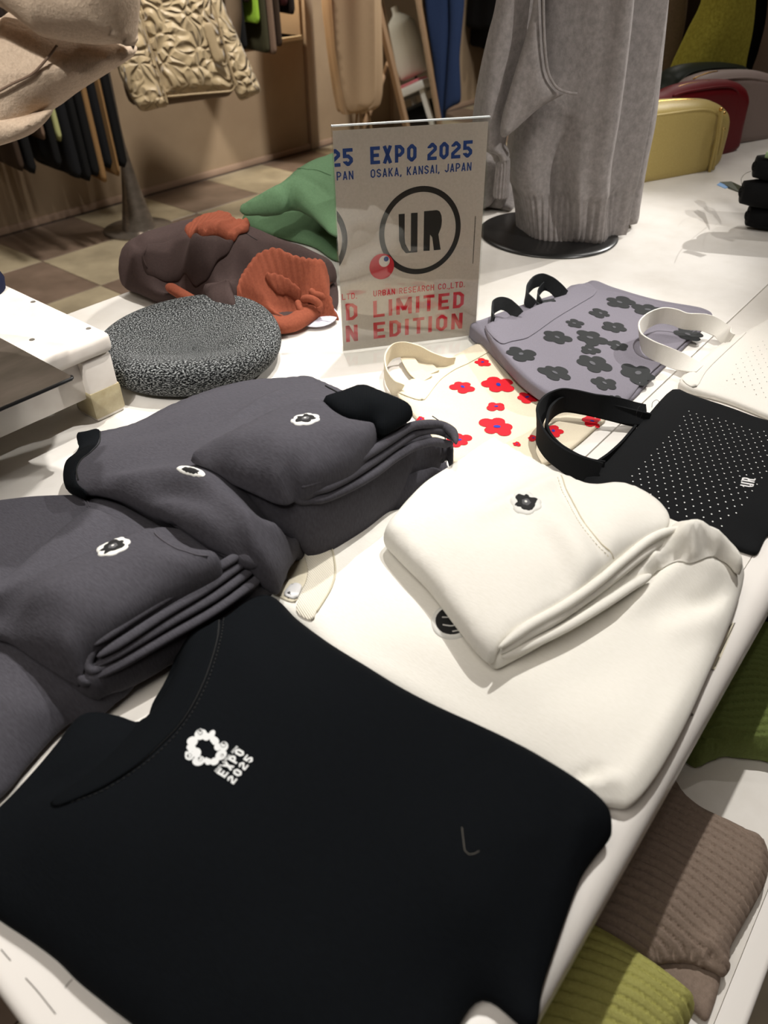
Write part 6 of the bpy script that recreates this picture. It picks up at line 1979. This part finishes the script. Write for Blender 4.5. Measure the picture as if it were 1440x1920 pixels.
# ================================================================ QUILTED JACKET ON A STAND
def quilt():
    nt = NT('quilted_beige_satin')
    nt.b.inputs['Base Color'].default_value = lin((0.70, 0.62, 0.48))
    nt.b.inputs['Roughness'].default_value = 0.5
    nt.b.inputs['Sheen Weight'].default_value = 0.2
    v = coords(nt)
    ns = nt.n('ShaderNodeTexNoise', Scale=7.0, Detail=1.0)
    nt.l(v, ns.inputs['Vector'])
    ad = nt.n('ShaderNodeMixRGB', blend_type='ADD')
    ad.inputs[0].default_value = 0.22
    nt.l(v, ad.inputs[1])
    nt.l(ns.outputs['Color'], ad.inputs[2])
    vo = nt.n('ShaderNodeTexVoronoi', Scale=17.0, feature='DISTANCE_TO_EDGE')
    nt.l(ad.outputs[0], vo.inputs['Vector'])
    rp = nt.n('ShaderNodeValToRGB')
    rp.color_ramp.interpolation = 'EASE'
    rp.color_ramp.elements[1].position = 0.30
    nt.l(vo.outputs['Distance'], rp.inputs['Fac'])
    bp = nt.n('ShaderNodeBump', Strength=1.0, Distance=0.011)
    nt.l(rp.outputs['Color'], bp.inputs['Height'])
    nt.l(bp.outputs['Normal'], nt.b.inputs['Normal'])
    return nt.m
M_quilt = quilt()
M_qrim = plain('beige_binding', (0.64, 0.56, 0.43), 0.6)
SC = (2.23, 3.43)
DJ = float(np.dot([*SC, 0], HD))
jk = thing('jacket_stand', 'beige quilted jacket on a steel floor stand with a flared foot', 'mannequin', (*SC, 0))
lathe('base_disc', [(0, .012), (.165, .012), (.175, .008), (.175, 0.0003), (0, 0.0003)], (*SC, 0), M_steel, jk, 64)
fl = [(.085, .012), (.075, .05), (.062, .11), (.048, .18), (.034, .26), (.022, .34), (.013, .42), (.011, .52), (.011, 1.1)]
V, F = [], []
lathe('flared_pole', [tuple(q) for q in crom(np.array(fl), 4)], (*SC, 0), M_steel, jk, 4*8)
def qd(V, d): return 0.006*np.sin(V[:, 0]*26)*np.sin(V[:, 1]*17+1)
pj = lambda dd: (PD(320, 120, DJ+dd), -HD)
pillow('jacket_lining', [(228, -60), (228, 120), (235, 170), (250, 196), (300, 200), (318, 196), (400, 184), (436, 172), (438, -60)], pj(.06), .10, .05, plain('jacket_lining', (0.40, 0.33, 0.25), .7), jk, res=.03)
pillow('jacket_body', [(240, -120), (392, -120), (398, 0), (414, 60), (430, 120), (441, 158), (436, 170), (420, 173), (370, 177), (313, 182), (300, 150), (282, 90), (262, 20), (250, -60)], pj(-.04), .16, .07, M_quilt, jk, res=.02, disp=qd)
pillow('sleeve', [(205, -120), (250, -120), (262, 20), (282, 90), (300, 145), (315, 197), (300, 202), (270, 209), (258, 200), (240, 170), (222, 130), (212, 60)], pj(-.12), .10, .05, M_quilt, jk, res=.02, disp=qd)
pillow('sleeve', [(386, -120), (412, -120), (418, 0), (438, 50), (462, 105), (482, 150), (489, 170), (478, 178), (454, 189), (446, 182), (432, 150), (412, 80), (394, 10)], pj(-.02), .11, .05, M_quilt, jk, res=.02, disp=qd)
pillow('pocket_welt', [(382, 48), (396, 44), (408, 80), (419, 110), (404, 116), (392, 85)], pj(-.13), .012, .006, M_qrim, jk, res=.012)
tube('edge_binding', [PX(a, b, pj(-.12)[0], -HD) for a, b in ((398, 0), (414, 58), (430, 118), (441, 156), (436, 169), (420, 172), (370, 176), (313, 181))], .004, M_qrim, jk, px=False)
tube('edge_binding', [PX(a, b, pj(-.175)[0], -HD) for a, b in ((262, 20), (282, 88), (300, 143), (315, 196))], .004, M_qrim, jk, px=False)

# ================================================================ BEIGE SKIRT ON A STAND
M_skirt = fabric('beige_wool_skirt', (0.62, 0.53, 0.42), (0.585, 0.495, 0.39), kind='jersey', sheen=0.2)
KC = (3.98, 3.42)
DS = float(np.dot([*KC, 0], HD))
sk = thing('skirt_stand', 'long beige wrap skirt on a thin floor stand left of the mirror', 'mannequin', (*KC, 0))
loft('skirt', [(600, -160, 712, -160, .26), (604, 0, 713, 0, .28), (611, 60, 714, 60, .28), (619, 120, 715, 120, .28), (627, 170, 714, 170, .27), (634, 203, 709, 196, .26), (637, 209, 702, 203, .25)], DS, M_skirt, sk, nu=120, nv=7,
     disp=lambda a, t: 0.012*np.sin(a*6+1)*min(1, .3+t)+.012*gauss(a, 2.6, .25)*t)
pillow('wrap_panel', [(618, -160), (700, -160), (704, 0), (705, 120), (704, 180), (696, 198), (680, 206), (655, 209), (645, 190), (634, 140), (624, 60)], (PD(660, 60, DS-.15), -HD), .03, .02, M_skirt, sk, res=.03, disp=lambda V, d: .006*np.sin(V[:, 0]*40))
lathe('pole', [(.012, 0), (.012, .6)], (KC[0], KC[1], .01), plain('beige_metal', (0.55, 0.45, 0.33), .4), sk, 16)
lathe('base_disc', [(0, .012), (.15, .012), (.16, .006), (.16, .0003), (0, .0003)], (*KC, 0), M_steel, sk, 48)
for a_, b_ in (((-.10, -.02), (-.02, 0)), ((.05, -.08), (.01, -.01))):
    tube('leg', [(KC[0]+a_[0], KC[1]+a_[1], .012), (KC[0]+b_[0], KC[1]+b_[1], .45)], .009, plain('beige_metal', (0.55, 0.45, 0.33), .4), sk, px=False, sm=1)

# ================================================================ MIRROR
M_mir = plain('mirror_glass', (0.92, 0.93, 0.92), 0.01, 1.0)
M_wood = plain('light_wood', (0.52, 0.42, 0.32), 0.5)
Mo = np.array([4.85, 3.55, 0.3])
tl = math.radians(12)
Mn = np.array([.147*math.cos(tl), -.989*math.cos(tl), math.sin(tl)])
Mn /= np.linalg.norm(Mn)
mir = thing('standing_mirror', 'narrow standing mirror in a light wood frame beside the blue jeans', 'mirror', (4.85, 3.5, 0))
def mp_(a, b, off=0.0): return PX(a, b, Mo, Mn)+Mn*off
qa = [mp_(701, -90), mp_(790-18, -90), mp_(826, 240), mp_(766, 240)]
def slab(name, q, th, m):
    q = np.array(q)
    V = np.vstack([q, q-Mn*th])
    F = [(0, 1, 2, 3), (7, 6, 5, 4)]+[(i, i+4, (i+1) % 4+4, (i+1) % 4) for i in range(4)]
    return link(name, V, F, m, mir, False)
slab('mirror_pane', qa, .006, M_mir)
def bar(name, p, q, w, d, m, parent):
    p, q = np.array(p), np.array(q)
    t = (q-p)/np.linalg.norm(q-p)
    s = np.cross(t, Mn)
    s /= np.linalg.norm(s)
    V = np.array([c+s*a+Mn*b for c in (p, q) for a, b in ((-w/2, -d/2), (w/2, -d/2), (w/2, d/2), (-w/2, d/2))])
    F = [(0, 1, 2, 3), (7, 6, 5, 4)]+[(i, i+4, (i+1) % 4+4, (i+1) % 4) for i in range(4)]
    return link(name, V, F, m, parent, False)
bar('stile', mp_(691, -60), mp_(768, 262), .045, .03, M_wood, mir)
bar('stile', mp_(774, -60), mp_(829, 262), .028, .03, M_wood, mir)
bar('top_rail', mp_(680, -100), mp_(768, -92), .04, .03, M_wood, mir)
s0, s1 = mp_(745, 100, -.03), mp_(735, 245, -.03)
g0_ = s0+np.array([-.02, .10, -.0])
tube('rear_strut', [s0-Mn*.01, np.array([s1[0]-.25, s1[1]+.10, .01])], .018, M_wood, mir, px=False, sm=1)

# things standing across the shop, seen in the mirror
M_ivory = fabric('ivory_wool', (0.90, 0.87, 0.80), kind='wool', bump=.4)
md = thing('sweater_stand', 'white sweater on a dress form, seen as a reflection in the standing mirror', 'mannequin', (5.93, 3.08, .40))
lathe('torso', [tuple(q) for q in crom(np.array([(.10, .06), (.13, .08), (.135, .2), (.13, .34), (.12, .44), (.07, .50), (.035, .53), (.03, .58)]), 4)], (5.93, 3.08, .40), M_ivory, md, 40)
tube('sleeve', [(5.90, 2.96, .86), (5.88, 2.90, .74), (5.86, 2.90, .60), (5.86, 2.94, .48)], .045, M_ivory, md, px=False)
lathe('pole', [(.012, 0), (.012, .1)], (5.93, 3.08, .40), M_rail, md, 12)
bn = thing('display_bench', 'white display bench with black boxes below, seen in the standing mirror', 'bench', (5.95, 3.0, 0))
box('bench_top', (5.60, 2.75, .34), (6.5, 3.25, .40), M_white, bn, .005)
for x, y in ((5.62, 2.77), (6.44, 2.77), (5.62, 3.19), (6.44, 3.19)):
    box('leg', (x, y, 0), (x+.04, y+.04, .34), M_white, bn)
pkc = thing('folded_cloth', 'pink folded cloth lying on the white bench seen in the mirror', 'clothing', (5.8, 2.95, .40))
V, F = boxdata((5.66, 2.80, .4005), (5.86, 3.20, .425), .010, 3)
link('cloth', V, F, fabric('pink_wool', (0.80, 0.45, 0.48), kind='wool'), pkc, True)
bx = thing('storage_box', 'black storage box under the white bench seen in the mirror', 'box', (5.9, 3.0, 0))
V, F = boxdata((5.70, 2.84, 0.001), (6.15, 3.16, .24), .012, 2)
link('box', V, F, M_kknit, bx, True)
V, F = boxdata((5.69, 2.83, .235), (6.16, 3.17, .26), .006, 2)
link('lid', V, F, M_kbase, bx, True)
spot('track_or_fill_spot', (5.2, 1.6, 2.8), (5.95, 3.05, .6), 60, 45, .6)  # unseen lamp added to light what the mirror reflects

# ================================================================ BLUE JEANS
M_denim = fabric('indigo_denim', (0.13, 0.19, 0.31), (0.09, 0.14, 0.24), kind='jersey', bump=.3, sheen=.15)
DN = float(np.dot([5.33, 3.74, 0], HD))
jn = thing('hanging_jeans', 'dark blue denim trousers hanging right of the mirror', 'trousers', (5.33, 3.74, 1.1))
pillow('trouser_leg', [(790, -150), (850, -150), (850, 0), (846, 80), (842, 140), (838, 200), (834, 224), (822, 226), (818, 200), (812, 120), (800, 40), (793, -40)], (PD(820, 60, DN), -HD), .07, .045, M_denim, jn, res=.03, disp=lambda V, d: .008*np.sin(V[:, 0]*30))
pillow('trouser_leg', [(838, -150), (872, -150), (871, 0), (866, 60), (862, 110), (864, 190), (850, 199), (840, 205), (832, 214), (838, 120), (842, 40)], (PD(850, 60, DN-.05), -HD), .07, .045, M_denim, jn, res=.03)
V, F = tube_data(crom(np.array([[5.33, 3.74, 1.08], [5.33, 3.74, 1.3], [5.33, 3.74, 1.6]]), 4), .006, .006, 8)
link('hanger', V, F, M_rail, jn)
hang('black garment just above the mirror on the right rail', 'black clothes right of the jeans', 5.00, 3.6, 3.86, .84, .06, 'black', yaw=-0.2)

# ================================================================ GARMENTS BEHIND THE BAGS
def drop(label, name, out, D, th, r_, m, disp=None):
    o = PD(out[0][0], out[0][1], D)
    g = thing('display_garment', label, 'clothing', (PD(1330, 130, D)[0], PD(1330, 130, D)[1], T), 'garments standing behind the bags')
    pillow(name, out, (PD(1330, 60, D), -HD), th, r_, m, g, res=.02, disp=disp)
    return g
M_mohair = fabric('olive_mohair', (0.66, 0.63, 0.26), (0.46, 0.43, 0.13), kind='wool', bump=1.0, sheen=.9, scale=.45, mix=.5)
M_bk = fabric('oatmeal_boucle', (0.58, 0.50, 0.42), (0.46, 0.39, 0.32), kind='wool', bump=.8, sheen=.3, scale=.6, mix=.5)
drop('fuzzy olive yellow mohair garment widening downwards behind the bags', 'mohair', [(1332, -120), (1418, -120), (1414, 0), (1408, 60), (1396, 120), (1392, 180), (1330, 186), (1260, 182), (1252, 150), (1262, 120), (1292, 56), (1318, 0)], 2.62, .14, .07, M_mohair, lambda V, d: .010*np.sin(V[:, 0]*20+2))
drop('oatmeal beige boucle garment left of the olive mohair', 'boucle', [(1180, -120), (1292, -120), (1288, 0), (1280, 60), (1264, 120), (1250, 170), (1190, 180), (1170, 60)], 2.78, .12, .06, M_bk, lambda V, d: .012*np.sin(V[:, 0]*30+1))
drop('dark brown garment between the oatmeal and the olive ones', 'cloth', [(1270, -120), (1345, -120), (1340, 100), (1330, 180), (1260, 190), (1250, 120)], 2.98, .12, .05, MH['brown'])
drop('black garment right of the olive mohair', 'cloth', [(1385, -120), (1450, -120), (1436, 40), (1424, 100), (1414, 150), (1380, 190), (1370, 60)], 2.86, .12, .05, MH['black'])
drop('taupe plain garment at the top right corner', 'cloth', [(1455, -60), (1520, -120), (1560, 60), (1540, 170), (1440, 176), (1410, 150), (1424, 100), (1438, 44)], 2.74, .10, .04, fabric('taupe_coat', (0.47, 0.40, 0.35), kind='jersey'))

clean()
